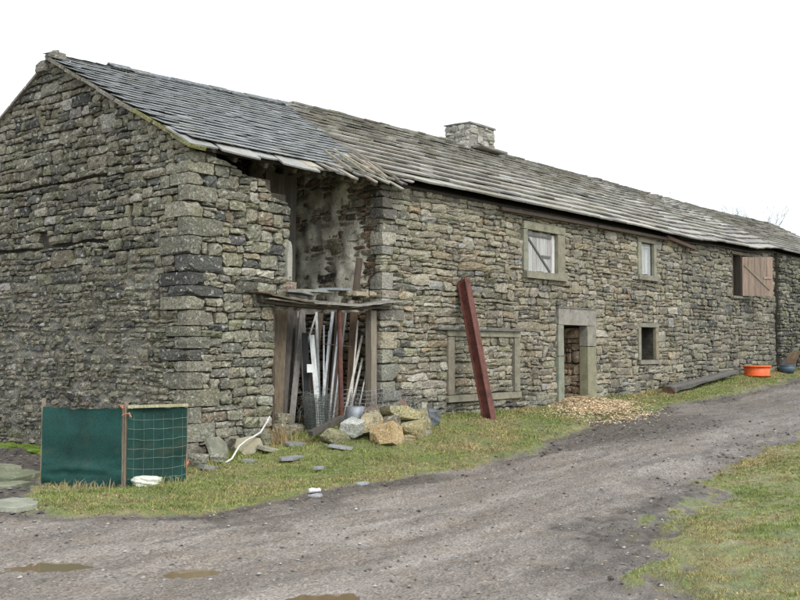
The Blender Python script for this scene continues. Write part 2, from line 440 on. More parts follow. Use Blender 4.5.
def stone_geom(rect, to3d, r, gap, ceil, proud, fine, flip):
    a0, a1, z0, z1 = rect
    g_ = gap * r.choice((.25, .4, .6, .8, 1.2))
    a0 += g_; a1 -= g_; z0 += g_ * .8; z1 -= g_ * .8
    w_, h_ = max(a1 - a0, .02), max(z1 - z0, .015)
    nu = int(min(7, max(3, round(w_ / .07)))) if fine else int(min(5, max(3, round(w_ / .1))))
    nv = int(min(5, max(3, round(h_ / .05)))) if fine else 3
    us = np.linspace(0, 1, nu + 1); vs_ = np.linspace(0, 1, nv + 1)
    cut = [r.uniform(.02, .34) * min(w_, h_) for _ in range(4)]
    tl = (r.gauss(0, .03), r.gauss(0, .04)); base = proud + r.gauss(0, .012)
    e = [r.gauss(0, .07) * h_ for _ in range(4)]
    P = np.zeros((nu + 1, nv + 1, 3))
    for i, u_ in enumerate(us):
        for j, v_ in enumerate(vs_):
            a = a0 + u_ * w_; z = z0 + v_ * h_
            du = min(u_, 1 - u_) * w_; dv = min(v_, 1 - v_) * h_
            # cut corners
            k = (0 if u_ < .5 else 1) + (0 if v_ < .5 else 2)
            if du + dv < cut[k]:
                m_ = (cut[k] - du - dv) * .42
                a += m_ * (1 if u_ < .5 else -1); z += m_ * (1 if v_ < .5 else -1) * .8
            if v_ in (0, 1): z += (-1 if v_ else 1) * abs(e[int(v_)] * math.sin(3.14 * u_ + e[2] * 9)) * .7
            ed = min(du / .02, dv / .018, 1)
            if i in (0, nu) or j in (0, nv): ed = 0
            d = base - .017 * (1 - ed) + tl[0] * (u_ - .5) * min(1, w_ / .3) + tl[1] * (v_ - .5) * .6 + r.gauss(0, .0085)
            P[i, j] = (a + r.gauss(0, .006), z + r.gauss(0, .005), d)
    flat = P.reshape(-1, 3)
    flat[:, 0] += .016 * snoise(flat[:, :2], 2.6, 1) ; flat[:, 1] += .014 * snoise(flat[:, :2], 1.7, 2)
    if ceil is not None: flat[:, 1] = np.minimum(flat[:, 1], [ceil(a) for a in flat[:, 0]])
    ring = [(i, 0) for i in range(nu)] + [(nu, j) for j in range(nv)] + [(i, nv) for i in range(nu, 0, -1)] + [(0, j) for j in range(nv, 0, -1)]
    idx = lambda i, j: i * (nv + 1) + j
    vv = [to3d(*p) for p in flat]
    nb = len(vv); vv += [to3d(flat[idx(i, j)][0], flat[idx(i, j)][1], -.13) for (i, j) in ring]
    ff = [(idx(i, j), idx(i + 1, j), idx(i + 1, j + 1), idx(i, j + 1)) for i in range(nu) for j in range(nv)]
    m_ = len(ring)
    for q in range(m_):
        ff.append((nb + q, nb + (q + 1) % m_, idx(*ring[(q + 1) % m_]), idx(*ring[q])))
    if flip: ff = [f[::-1] for f in ff]
    return vv, ff

STONES = {}     # building -> list of (pixel area, parent, verts, faces, colour)
def rubble(bname, parent, plane, at, a0, a1, z0, ceil, holes, size, pal, seed, gap=.008, proud=.0, fine=False, clamp=True):
    r = random.Random(seed); lst = STONES.setdefault(bname, [])
    if plane == 'y': to3 = lambda a, z, d: (a, at - d, z); flip = False
    else: to3 = lambda a, z, d: (at - d, a, z); flip = True
    for rect in pack(a0, a1, z0, ceil, holes, size, r):
        vv, ff = stone_geom(rect, to3, r, gap, ceil if clamp else None, proud, fine, flip)
        x, y, z = px(np.mean(vv, 0))
        ar = (rect[1] - rect[0]) * (rect[3] - rect[2]) * (F_PX / z) ** 2
        d = (np.mean(vv, 0) - CAM); d /= np.linalg.norm(d)
        ar *= abs(d[1] if plane == 'y' else d[0])
        if not (-5 < x < 805 and -5 < y < 605): ar *= .001
        c = pick(pal(rect), r) if callable(pal) else pick(pal, r); c = tuple(a * b_ for a, b_ in zip(c, WARM))
        lst.append((ar, parent, vv, ff, c))

def flush_stones(bname, limit=295, mat='stone'):
    lst = sorted(STONES[bname], key=lambda s: -s[0]); rest = {}
    for i, (ar, par, vv, ff, c) in enumerate(lst):
        if i < limit: MB().add(vv, ff, c).build('stone', M[mat], par)
        else: rest.setdefault(par.name, (par, MB()))[1].add(vv, ff, c)
    for par, mb in rest.values():
        tag(mb.build('rubble_stones', M[mat], par), kind='stuff')

def solid_wall(mb, plane, at, thick, a_cuts, z_cuts, solid, col):
    """thick wall from a grid of cells; only faces between solid and empty are made"""
    na, nz = len(a_cuts) - 1, len(z_cuts) - 1
    S = [[solid((a_cuts[i] + a_cuts[i + 1]) / 2, (z_cuts[j] + z_cuts[j + 1]) / 2) for j in range(nz)] for i in range(na)]
    P3 = (lambda a, z, t_: (a, at + t_, z)) if plane == 'y' else (lambda a, z, t_: (at + t_, a, z))
    def face(q): mb.add([P3(*p) for p in q], [(0, 1, 2, 3)], col)
    for i in range(na):
        for j in range(nz):
            if not S[i][j]: continue
            x0, x1, y0, y1 = a_cuts[i], a_cuts[i + 1], z_cuts[j], z_cuts[j + 1]
            face([(x0, y0, 0), (x1, y0, 0), (x1, y1, 0), (x0, y1, 0)]); face([(x0, y0, thick), (x0, y1, thick), (x1, y1, thick), (x1, y0, thick)])
            if i == 0 or not S[i - 1][j]: face([(x0, y0, 0), (x0, y1, 0), (x0, y1, thick), (x0, y0, thick)])
            if i == na - 1 or not S[i + 1][j]: face([(x1, y0, 0), (x1, y0, thick), (x1, y1, thick), (x1, y1, 0)])
            if j == 0 or not S[i][j - 1]: face([(x0, y0, 0), (x0, y0, thick), (x1, y0, thick), (x1, y0, 0)])
            if j == nz - 1 or not S[i][j + 1]: face([(x0, y1, 0), (x1, y1, 0), (x1, y1, thick), (x0, y1, thick)])
def inrect(a, z, R): return any(h[0] < a < h[1] and h[2] < z < h[3] for h in R)
MORT = (.075, .068, .055)
EARTH = (.10, .09, .07)

# roof profile along the range: eave tail (y=-.22) and ridge (y=3.75) heights
EAVE = [(-1, 4.79), (0, 4.79), (2.3, 4.80), (4.7, 4.83), (12.4, 4.85), (18.2, 4.83), (20, 4.92), (23, 4.95), (25, 5.12), (27.5, 5.11), (45, 5.15)]
RIDGE = [(-1, 6.84), (0, 6.84), (5.6, 7.05), (12, 7.19), (20, 7.22), (28, 7.2), (35.7, 7.36), (40, 7.2), (45, 7.2)]
YR, YE, YB = 3.75, -.22, 7.6
def roofz(x, y):
    e, r_ = float(ip(EAVE, x)), float(ip(RIDGE, x))
    return e + (r_ - e) * (y - YE) / (YR - YE) if y <= YR else r_ - (r_ - e) * (y - YR) / (YR - YE)

# ================================================================== 1. the barn with the gable
barn = empty('stone_barn', (0, 0, 0), 'old stone barn with tall gable, broken open doorway and thin blue-grey slates', 'barn')
def gceil(y): return roofz(0, y) - .10
mb = MB()                                                     # gable core, a solid pentagon
prof = [(.06, -.3), (7.4, -.3), (7.4, gceil(7.4) - .08), (3.75, gceil(3.75) - .08), (.06, gceil(.06) - .08)]
v = [(.125, y, z) for y, z in prof] + [(.58, y, z) for y, z in prof]
mb.add(v, [(4, 3, 2, 1, 0), (5, 6, 7, 8, 9)] + [(i, (i + 1) % 5, 5 + (i + 1) % 5, 5 + i) for i in range(5)], MORT)
gable = mb.build('gable_wall', M['mortar'], barn)
# quoins wrap the corner: alternately long on the front and on the gable
quo = []; zc = -.12; i = 0; r = random.Random(6)
while zc < 4.55:
    h = r.choice([.16, .2, .24, .26, .28, .18]); h = min(h, 4.62 - zc) if zc > 4.3 else h
    lf, lg = (r.uniform(.42, .68), r.uniform(.22, .32)) if i % 2 == 0 else (r.uniform(.24, .34), r.uniform(.42, .7))
    quo.append((zc, zc + h, round(lf / .04) * .04, round(lg / .04) * .04)); zc += h; i += 1
qh_front = [(0, q[2], q[0], q[1]) for q in quo]; qh_gable = [(0, q[3], q[0], q[1]) for q in quo]
ghole = [(3.78, 4.02, 3.56, 3.80), (1.76, 5.6, 3.49, 3.54), (1.36, 1.48, 3.82, 4.06), (1.32, 1.44, 3.64, 3.82), (1.40, 1.52, 3.14, 3.32), (1.44, 1.52, 2.94, 3.12), (1.32, 1.44, 3.32, 3.46), (4.9, 5.06, 3.70, 3.86), (2.1, 5.6, 4.56, 4.60)]
def gsize(y, z):
    if z < 1.3: return (.17, .085)
    if z < 2.7: return (.20, .095)
    return (.27, .13)
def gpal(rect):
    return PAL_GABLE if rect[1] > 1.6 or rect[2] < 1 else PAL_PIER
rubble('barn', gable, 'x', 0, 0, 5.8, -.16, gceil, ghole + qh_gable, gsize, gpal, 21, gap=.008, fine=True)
# old pointing that survives low on the gable, lumpy, standing here and there level with the stones
PY, PZ = np.meshgrid(np.linspace(.55, 5.7, 150), np.linspace(-.1, 3.30, 110), indexing='ij'); pp = np.stack([PY.ravel(), PZ.ravel()], 1)
dd = -.030 + .011 * snoise(pp, 3.0, 2) + .008 * snoise(pp, 13, 4) - .03 * sst(2.2, 3.4, pp[:, 1] + .3 * snoise(pp, 2, 6)) - .03 * (1 - sst(.5, 1.0, pp[:, 0])); dd = dd + NR.normal(0, .004, len(dd))
vv = [(-dd[i], pp[i, 0], pp[i, 1]) for i in range(len(pp))]
ff = [(i * 110 + j, i * 110 + j + 1, (i + 1) * 110 + j + 1, (i + 1) * 110 + j) for i in range(149) for j in range(109)]
MB().add(vv, ff, (.17, .163, .138)).build('old_pointing', M['plaster'], gable)
# front wall of the barn: the pier left of the doorway
D0, D1, DZ = 1.75, 4.36, 2.5                                    # doorway
front = MB()
def pceil(a): return float(np.interp(a, [0, .3, .9, 1.2, 1.5, 1.75, 1.9, 2.12], [4.72, 4.72, 4.62, 4.48, 4.48, 4.22, 4.18, 4.15]))
acuts = [.58, 1.0, 1.3, D0 - .03, 2.07]; zcuts = [-.3, 2.52, 4.05, 4.3, 4.5]
solid_wall(front, 'y', .07, .5, acuts, zcuts, lambda a, z: not (a > D0 - .03 and z < 2.52) and z < pceil(a), MORT)
fwall = front.build('front_wall', M['mortar'], barn)
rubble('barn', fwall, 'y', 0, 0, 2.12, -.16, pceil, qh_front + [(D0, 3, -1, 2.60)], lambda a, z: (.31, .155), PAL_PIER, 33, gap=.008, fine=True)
for q in quo:
    mb = MB(); r = random.Random(int(q[0] * 1000) + 9); c = pick([((.075, .075, .07), 3), ((.15, .143, .115), 1)] if 2.5 < q[0] < 3.55 else [((.205, .193, .148), 4), ((.165, .157, .122), 3), ((.235, .222, .175), 1.5), ((.11, .107, .095), .6)], r)
    pr = r.uniform(.0, .02)
    # L-shaped block: two overlapping arms in one lump
    rock(mb, ((q[2] - .012 - pr) / 2, (q[3] - .012 - pr) / 2, (q[0] + q[1]) / 2), ((q[2] - .012 + pr) / 2, (q[3] - .012 + pr) / 2, (q[1] - q[0]) / 2 - .006), c, 8, .032, .06, r=r, cuts=5, lim0=1.15)
    mb.build('quoin', M['stone'], fwall)
flush_stones('barn')
# inner floor, back wall
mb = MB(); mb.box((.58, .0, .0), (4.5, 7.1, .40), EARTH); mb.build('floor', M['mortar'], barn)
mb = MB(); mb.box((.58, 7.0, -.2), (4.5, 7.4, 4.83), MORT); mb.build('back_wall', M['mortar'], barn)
# doorway lintel: sagging boards and layered slates, bearing on pier and house wall
lint = empty('lintel', (0, 0, 0), None, None); lint.parent = barn
for k, (x0, x1, z0, z1, y0, y1, th, c) in enumerate([(1.40, 4.60, 2.545, 2.545, -.06, .22, .022, (.08, .062, .047)), (1.46, 2.62, 2.585, 2.575, -.16, .1, .011, (.22, .20, .165)),
        (1.27, 2.9, 2.665, 2.575, -.20, .06, .011, (.15, .115, .08)), (2.45, 3.62, 2.60, 2.585, -.20, .12, .012, (.26, .25, .22)), (3.45, 4.78, 2.585, 2.645, -.21, .1, .010, (.30, .29, .26)),
        (2.75, 3.9, 2.63, 2.605, -.13, .2, .012, (.20, .185, .15)), (3.75, 4.62, 2.60, 2.665, -.15, .14, .012, (.23, .22, .19)), (1.95, 2.9, 2.635, 2.615, -.17, .2, .012, (.19, .19, .17))]):
    mb = MB(); n_ = 10; vv = []; ff = []
    for q in range(n_ + 1):
        t_ = q / n_; x = x0 + (x1 - x0) * t_; z = z0 + (z1 - z0) * t_ - .065 * math.sin(math.pi * min(max((x - 1.3) / 3.4, 0), 1)) + rng.uniform(-.009, .009)
        ya, yb = y0 + rng.uniform(-.05, .05), y1 + rng.uniform(-.02, .02)
        vv += [(x, ya, z - th), (x, yb, z - th), (x, yb, z + th), (x, ya, z + th)]
    for q in range(n_):
        b_ = q * 4
        for (i_, j_) in ((0, 1), (1, 2), (2, 3), (3, 0)): ff.append((b_ + i_, b_ + j_, b_ + 4 + j_, b_ + 4 + i_))
    ff += [(3, 2, 1, 0), (n_ * 4, n_ * 4 + 1, n_ * 4 + 2, n_ * 4 + 3)]
    mb.add(vv, ff, c).build('lintel_board' if k in (0, 2) else 'lintel_slab', M['wood'] if k in (0, 2) else M['stone_slate'], lint)
# timber jambs of the doorway
for (x0, x1, c) in ((D0 + .01, D0 + .06, (.07, .055, .042)), (D1 - .17, D1 - .02, (.25, .215, .17))):
    mb = MB(); mb.obox(((x0 + x1) / 2, .10, 1.44), ((x1 - x0) / 2, 0, 0), (0, .07, 0), (.008, .01, 1.03), c); mb.build('door_post', M['wood'], barn)
# pale upright stone jamb on top of the pier
mb = MB(); rock(mb, (2.06, .05, 3.22), (.055, .1, .33), (.30, .29, .25), 4, .03, .1); mb.build('jamb_stone', M['dressed'], fwall)
# boards hung inside the upper gap
for k in range(5):
    x = 2.5 + k * .17; mb = MB(); mb.obox((x, .95 + .02 * k, 3.75), (.078, 0, 0), (0, .014, 0), (.02, 0, 1.1), vary((.085, .075, .062), .3)); mb.build('inner_board', M['wood'], barn)

# ------------------------------------------------------------------ roofs
def roof_deck(parent, x0, x1, name='roof', b0=None):
    """boards under the slates: front slope (to the wall line), back slope"""
    mb = MB(); n_ = max(2, int((x1 - x0) / 1.2)); X_ = np.linspace(x0, x1, n_ + 1); th = .05; dp = .10
    ypts = [-.02, YR, YB]
    for i in range(n_):
        for k in range(2):
            ya, yb = ypts[k], ypts[k + 1]
            q = [(X_[i], ya, roofz(X_[i], ya) - dp), (X_[i + 1], ya, roofz(X_[i + 1], ya) - dp), (X_[i + 1], yb, roofz(X_[i + 1], yb) - dp), (X_[i], yb, roofz(X_[i], yb) - dp)]
            lo = [(a, b_, c - th) for a, b_, c in q]
            f = [(0, 1, 2, 3), (7, 6, 5, 4)]
            if k == 0: f.append((0, 4, 5, 1))
            if k == 1: f.append((2, 6, 7, 3))
            if i == 0: f.append((3, 7, 4, 0))
            if i == n_ - 1: f.append((1, 5, 6, 2))
            mb.add(q + lo, f, (.05, .042, .035))
    return mb.build(name, M['wood'], parent)

SLATES = {}
def slate(bname, x, d, w_, L_, th, col, lift, r, rough=.0, slip=0.0, yaw=0.0):
    """one slate: centre x, distance d of its tail up the slope from the eave tail, width, length, thickness"""
    e, rr = float(ip(EAVE, x)), float(ip(RIDGE, x)); run = YR - YE; sl = math.hypot(run, rr - e)
    dirv = np.array([0, run / sl, (rr - e) / sl]); nrm = np.array([0, -dirv[2], dirv[1]]); xv = np.array([1, (0), ((float(ip(EAVE, x + .2)) - float(ip(EAVE, x - .2))) / .4)])
    o = np.array([x, YE, e]) + dirv * (d - slip)
    cy, sy = math.cos(yaw), math.sin(yaw)
    xa = xv * cy + dirv * sy; da_ = dirv * cy - xv * sy
    jag = [r.uniform(-rough, rough) for _ in range(4)]
    hw = w_ / 2
    pts = [(-hw, jag[0], lift), (0, jag[1], lift + r.uniform(-.2, .2) * th), (hw, jag[2], lift), (hw, L_, -.012), (-hw, L_, -.012)]
    top = [o + xa * a + da_ * b_ + nrm * (c + th) for a, b_, c in pts]; bot = [o + xa * a + da_ * b_ + nrm * c for a, b_, c in pts]
    ff = [(0, 1, 2, 3, 4), (9, 8, 7, 6, 5), (5, 6, 1, 0), (6, 7, 2, 1), (7, 8, 3, 2), (9, 5, 0, 4)]
    xx, yy, zz = px((top[0] + top[2]) / 2); ar = w_ * (F_PX / zz) ** 2 if -5 < xx < 805 else 0
    SLATES.setdefault(bname, []).append((ar, top + bot, ff, col))
def flush_slates(bname, parent, mat, name, limit=290):
    lst = sorted(SLATES[bname], key=lambda s: -s[0]); rest = MB()
    for i, (ar, vv, ff, c) in enumerate(lst):
        if i < limit: MB().add(vv, ff, c).build(name, mat, parent)
        else: rest.add(vv, ff, c)
    if rest.v: tag(rest.build(name + '_rest', mat, parent), kind='stuff')

SL = math.hypot(YR - YE, 2.2)
bdry = lambda d: 4.25 + 1.35 * d / SL                     # slates end on a slanting line
broof = roof_deck(barn, .02, 4.44)
r = random.Random(3); d = .20; exp_ = .185
PALS = [((.18, .188, .188), 5), ((.20, .208, .208), 5), ((.16, .167, .168), 2), ((.225, .232, .23), 1), ((.18, .18, .155), 1)]
ci = 0
while d < SL - .05:
    x = -.10 + (0 if ci % 2 else .13) - r.uniform(0, .04)
    while x < bdry(d):
        w_ = .27 * r.uniform(.85, 1.15)
        a_, b_ = max(x, -.11), min(x + w_, bdry(d) + .1)
        if b_ - a_ > .06:
            slip = 0 if r.random() > .03 else r.uniform(.03, .09)
            slate('barn', (a_ + b_) / 2, d + r.gauss(0, .008), b_ - a_ - .006, min(.42, SL - d + .02), .011, pick(PALS, r), .030 + abs(r.gauss(0, .005)), r, .008, slip, r.gauss(0, .012))
        x += w_
    d += exp_; ci += 1
flush_slates('barn', broof, M['slate'], 'slate', 295)
# heavy eave slabs sagging under the first slates
for (x0, x1, sl_, yw) in ((-.12, .42, .0, .08), (.46, 1.16, .10, -.14), (1.20, 1.70, -.02, .12), (1.66, 2.42, .19, -.17), (2.38, 3.05, .06, .10), (2.95, 3.45, .15, -.12)):
    slate('eave', (x0 + x1) / 2, .04, x1 - x0, .62, .026, vary((.27, .27, .255), .15), -.045, rng, .03, sl_, yw)
for (ar, vv, ff, c) in SLATES['eave']: MB().add(vv, ff, c).build('eave_slab', M['stone_slate'], broof)
# rafters with their feet showing in the broken eave
for k, x in enumerate((.9, 1.55, 2.2, 2.85, 3.25, 3.55, 3.85, 4.15)):
    tail = -.02 if x < 2.3 else -.06 - .05 * (k % 3)
    y0, y1 = tail, 3.7; z0, z1 = roofz(x, y0) - .15, roofz(x, y1) - .2
    if x < 2.3: z0 -= .05
    dv = np.array([0, y1 - y0, z1 - z0]); Ld = np.linalg.norm(dv); nv_ = np.array([0, -dv[2], dv[1]]) / Ld
    mb = MB(); mb.obox(((x), (y0 + y1) / 2, (z0 + z1) / 2), (.036, 0, 0), dv / 2, nv_ * .04, vary((.12, .10, .075), .2)); mb.build('rafter', M['wood'], broof)
# verge slabs with moss, apex stone and ridge tiles
vv_y = np.linspace(-.2, 3.6, 9)
for k in range(8):
    y0, y1 = vv_y[k] + .01, vv_y[k + 1] - .01; ym = (y0 + y1) / 2
    dv = np.array([0, y1 - y0, roofz(0, y1) - roofz(0, y0)]); nv_ = np.array([0, -dv[2], dv[1]]) / np.linalg.norm(dv)
    mb = MB(); c = vary((.20, .19, .15), .15) if k not in (0, 1, 2) else vary((.21, .20, .075), .15)
    mb.obox((.03 + rng.uniform(-.02, .02), ym, roofz(0, ym) - .06 + rng.uniform(-.01, .01)), (.15, 0, rng.uniform(-.01, .01)), dv / 2, nv_ * .028, c); mb.build('verge_slab', M['stone'], broof)
vy2 = np.linspace(3.9, 7.5, 8)
for k in range(7):
    y0, y1 = vy2[k] + .01, vy2[k + 1] - .01; ym = (y0 + y1) / 2
    dv = np.array([0, y1 - y0, roofz(0, y1) - roofz(0, y0)]); nv_ = np.array([0, -dv[2], dv[1]]) / np.linalg.norm(dv)
    mb = MB(); mb.obox((.05, ym, roofz(0, ym) - .105), (.10, 0, 0), dv / 2, nv_ * .022, vary((.2, .19, .16), .15)); mb.build('verge_slab', M['stone'], broof)
mb = MB(); rock(mb, (.06, 3.66, 6.80), (.14, .11, .07), (.19, .18, .15), 4, .1, .2); rock(mb, (.07, 3.70, 6.885), (.05, .05, .05), (.2, .19, .16), 3, .12, .3); mb.build('apex_stone', M['stone'], broof)
mb = MB(); rock(mb, (.06, 3.93, 6.66), (.14, .15, .09), (.18, .17, .14), 4, .08, .2); mb.build('apex_stone', M['stone'], broof)
def ridge_tile(parent, x0, x1, mat, col, ww=.20, th=.02, up=.0):
    z0, z1 = float(ip(RIDGE, x0)) + .05 + up, float(ip(RIDGE, x1)) + .05 + up
    vv = []
    for (x, z) in ((x0, z0), (x1, z1)):
        vv += [(x, YR - ww, z - ww * .52), (x, YR, z + .012), (x, YR + ww, z - ww * .52), (x, YR + ww, z - ww * .52 - th), (x, YR, z - th), (x, YR - ww, z - ww * .52 - th)]
    f = [(5, 4, 3, 2, 1, 0), (6, 7, 8, 9, 10, 11)] + [(i, (i + 1) % 6, 6 + (i + 1) % 6, 6 + i) for i in range(6)]
    return MB().add(vv, f, col).build('ridge_tile', mat, parent)
x = 1.18
while x < 5.5:
    ridge_tile(broof, x, x + .455, M['stone'], vary((.13, .14, .145), .12), .17, .018, rng.uniform(0, .02) + (.03 if x < 1.3 else 0)); x += .47

# ================================================================== 2. the farmhouse
house = empty('farmhouse', (4.42, 0, 0), 'stone farmhouse with squat chimney, stone doorcase, shuttered windows and heavy stone slate roof', 'house')
H0, H1 = 4.42, 17.72
def hceil(a): return float(ip(EAVE, a)) - .02
W1 = (9.24, 11.06, 3.36, 4.60); W2 = (14.86, 15.98, 3.62, 4.72); W3 = (14.84, 16.06, 1.38, 2.48); DR = (10.68, 12.5, -.3, 2.76)
BW = (6.42, 9.1, .72, 2.16)
o1 = (9.42, 10.72, 3.5, 4.42); o2 = (15.06, 15.82, 3.74, 4.62); o3 = (15.0, 15.88, 1.5, 2.36); od = (10.94, 12.06, -.3, 2.34)
mb = MB(); OP = [o1, o2, o3, (od[0], od[1] + .2, od[2], od[3])]
ac = sorted({H0 + .2, H1, *[q for h in OP for q in h[:2]]}); zc_ = sorted({-.3, 4.87, *[q for h in OP for q in h[2:] if q > -.2]})
solid_wall(mb, 'y', .07, .5, ac, zc_, lambda a, z: not inrect(a, z, OP), MORT)
hw = mb.build('front_wall', M['mortar'], house)
def hpal(rect):
    return PAL_PIER if rect[0] < 4.9 or rect[2] < .8 else PAL_FRONT
# big quoins at the left end of the house
qs = []; z = .30; i = 0; r = random.Random(17)
while z < 4.5:
    h = r.choice([.16, .2, .26, .32, .24]); L_ = round((r.uniform(.4, .66) if i % 2 == 0 else r.uniform(.26, .36)) / .04) * .04; qs.append((H0, H0 + L_, z, z + h)) if r.random() < .72 else None; z += h; i += 1
rubble('house', hw, 'y', 0, H0, H1, -.16 + .2, hceil, [W1, W2, W3, DR] + [(BW[0], BW[1], 2.04, 2.16), (BW[0], BW[1], .72, .88), (BW[0] + .02, BW[0] + .26, .88, 2.04), (BW[1] - .28, BW[1] - .02, .88, 2.04)] + qs,
       lambda a, z: (.35, .125) if a < 9 else (.32, .118), hpal, 52, gap=.0055)
for q in qs:
    mb = MB(); c = pick([((.21, .205, .17), 3), ((.27, .245, .185), 3), ((.18, .172, .145), 1.5), ((.30, .28, .23), 1.5)], r)
    rock(mb, ((q[0] + q[1]) / 2, .12, (q[2] + q[3]) / 2), ((q[1] - q[0]) / 2 - .006, .145, (q[3] - q[2]) / 2 - .007), vary(c, .15), 6, .035, .07, (0, 0, r.uniform(-.03, .03)), r, 5, 1.1); mb.build('quoin', M['stone'], hw)
flush_stones('house')
# cross wall: the house's old end wall seen through the gap, patched whitewash over reddish stone
mb = MB(); solid_wall(mb, 'x', 4.55, .5, [.5, 2.5, 5, 7.4], [-.2, 2.5, 4.7], lambda a, z: True, MORT)
for (ya, yb) in ((.05, YR), (YR, 7.4)):
    q = [(4.55, ya, 4.7), (4.55, yb, 4.7), (4.55, yb, roofz(4.5, yb) - .16), (4.55, ya, roofz(4.5, ya) - .16)]
    mb.add(q + [(x + .5, y, z) for x, y, z in q], [(0, 1, 2, 3), (7, 6, 5, 4), (3, 2, 6, 7)], MORT)
cw = mb.build('end_wall', M['mortar'], house)
PAL_IN = [((.30, .26, .19), 4), ((.25, .17, .115), 1.6), ((.2, .175, .13), 2), ((.34, .30, .23), 2.5), ((.21, .145, .10), 1), ((.12, .105, .085), 1)]
rubble('cross', cw, 'x', 4.5, .04, 4.2, .2, lambda a: roofz(4.5, a) - .18, [], lambda a, z: (.26, .12), PAL_IN, 77, gap=.012, proud=-.01)
flush_stones('cross', 0)
# whitewash sheet, uneven, its low places sink behind the stone faces
ny_, nz_ = 70, 90; vv = []; ff = []
PY, PZ = np.meshgrid(np.linspace(.3, 4.2, ny_), np.linspace(2.45, 5.9, nz_), indexing='ij')
pp = np.stack([PY.ravel(), PZ.ravel()], 1); dd = (-.004 + .030 * snoise(pp, 2.4, 3) + .020 * snoise(pp, 7, 5) - .07 * (1 - sst(.35, 1.2, pp[:, 0]))).reshape(PY.shape)
PZ = np.minimum(PZ, np.array([[roofz(4.5, y) - .2 for y in row] for row in PY]))
for i in range(ny_):
    for j in range(nz_): vv.append((4.5 - dd[i, j] + rng.uniform(-.004, .004), PY[i, j], PZ[i, j]))
for i in range(ny_ - 1):
    for j in range(nz_ - 1): ff.append((i * nz_ + j, i * nz_ + j + 1, (i + 1) * nz_ + j + 1, (i + 1) * nz_ + j))
MB().add(vv, ff, (.76, .72, .60)).build('whitewash', M['plaster'], cw, True)
# house shell behind
mb = MB(); mb.box((H0, 7.0, -.2), (H1, 7.4, 4.87), MORT); mb.build('back_wall', M['mortar'], house)
# interior dark boxes: floor and a stone partition seen through the door and vent
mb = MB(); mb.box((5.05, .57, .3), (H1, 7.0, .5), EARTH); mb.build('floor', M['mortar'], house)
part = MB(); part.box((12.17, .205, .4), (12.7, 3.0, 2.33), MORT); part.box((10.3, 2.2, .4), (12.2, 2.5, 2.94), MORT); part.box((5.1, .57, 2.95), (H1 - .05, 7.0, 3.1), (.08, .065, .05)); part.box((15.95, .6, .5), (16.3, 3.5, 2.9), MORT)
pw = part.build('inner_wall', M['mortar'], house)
rubble('inner', pw, 'x', 12.10, .21, 1.6, .4, lambda a: 2.33, [], lambda a, z: (.26, .16), [((.40, .30, .21), 3), ((.31, .23, .16), 2), ((.43, .36, .26), 2)], 88, gap=.012, proud=0)
rubble('inner', pw, 'x', 15.93, .6, 2.6, .5, lambda a: 2.88, [], lambda a, z: (.28, .14), [((.22, .17, .12), 3), ((.17, .13, .10), 2)], 89, gap=.012, proud=0)
flush_stones('inner', 0)

DST = (.24, .225, .175)
def dblock(parent, lo, hi, c=DST, name='block', rough=.008):
    mb = MB(); h = [(b_ - a_) / 2 for a_, b_ in zip(lo, hi)]
    rock(mb, [(a_ + b_) / 2 for a_, b_ in zip(lo, hi)], [q - .004 for q in h], vary(c, .1), 6, rough, .01, cuts=0); return mb.build(name, M['dressed'], parent)

def plank_panel(parent, x0, x1, z0, z1, y, n_, c, th=.022, brace=None, dirx=(1, 0)):
    """ledged door of upright planks; dirx is its horizontal direction"""
    L_ = x1 - x0; wp = L_ / n_; ux, uy = dirx
    for k in range(n_):
        cx = (k + .5) * wp; mb = MB(); dz0, dz1 = rng.uniform(-.012, .012), rng.uniform(-.012, .012)
        mb.obox((x0 + cx * ux, y + cx * uy, (z0 + z1 + dz0 + dz1) / 2), (ux * (wp / 2 - .004), uy * (wp / 2 - .004), 0), (-uy * th / 2, ux * th / 2, 0), (0, 0, (z1 - z0 + dz1 - dz0) / 2), vary(c, .14, .03)); mb.build('plank', M['wood'], parent)
    def bar(a, b_, w_, col, off):
        pa = np.array([x0 + a[0] * L_ * ux, y + a[0] * L_ * uy, z0 + a[1] * (z1 - z0)]); pb = np.array([x0 + b_[0] * L_ * ux, y + b_[0] * L_ * uy, z0 + b_[1] * (z1 - z0)])
        nrm = np.array([uy, -ux, 0]); dv = pb - pa; sd_ = np.cross(dv, nrm); sd_ /= np.linalg.norm(sd_); mb = MB()
        mb.obox((pa + pb) / 2 + nrm * (th / 2 + off), dv / 2, sd_ * w_ / 2, nrm * .011, col); return mb
    for (a, b_, w_, nm, kc) in (brace or []):
        bar(a, b_, w_, vary(kc, .06), .012).build(nm, M['wood'], parent)

# --- shuttered window by the door
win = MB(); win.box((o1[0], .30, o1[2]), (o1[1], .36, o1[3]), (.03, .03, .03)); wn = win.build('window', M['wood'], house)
tag(wn, 'shuttered window with pale grey planked shutter above the blocked one')
dblock(wn, (W1[0], -.03, o1[3] + .0), (W1[1], .30, W1[3]), name='stone_lintel'); dblock(wn, (W1[0] + .02, -.09, W1[2] - .02), (W1[1], .30, o1[2]), name='stone_sill')
dblock(wn, (W1[0], -.025, o1[2]), (o1[0], .30, o1[3]), name='stone_jamb'); dblock(wn, (o1[1], -.02, o1[2]), (W1[1], .30, o1[3]), name='stone_jamb')
plank_panel(wn, o1[0] + .02, o1[1] - .14, o1[2] + .02, o1[3] - .015, .10, 7, (.40, .395, .38), brace=[((.06, .88), (.94, .02), .045, 'brace', (.13, .13, .13)), ((.02, .90), (.98, .90), .035, 'ledge', (.16, .16, .16)), ((.62, .40), (.95, .40), .05, 'latch', (.14, .14, .14))])
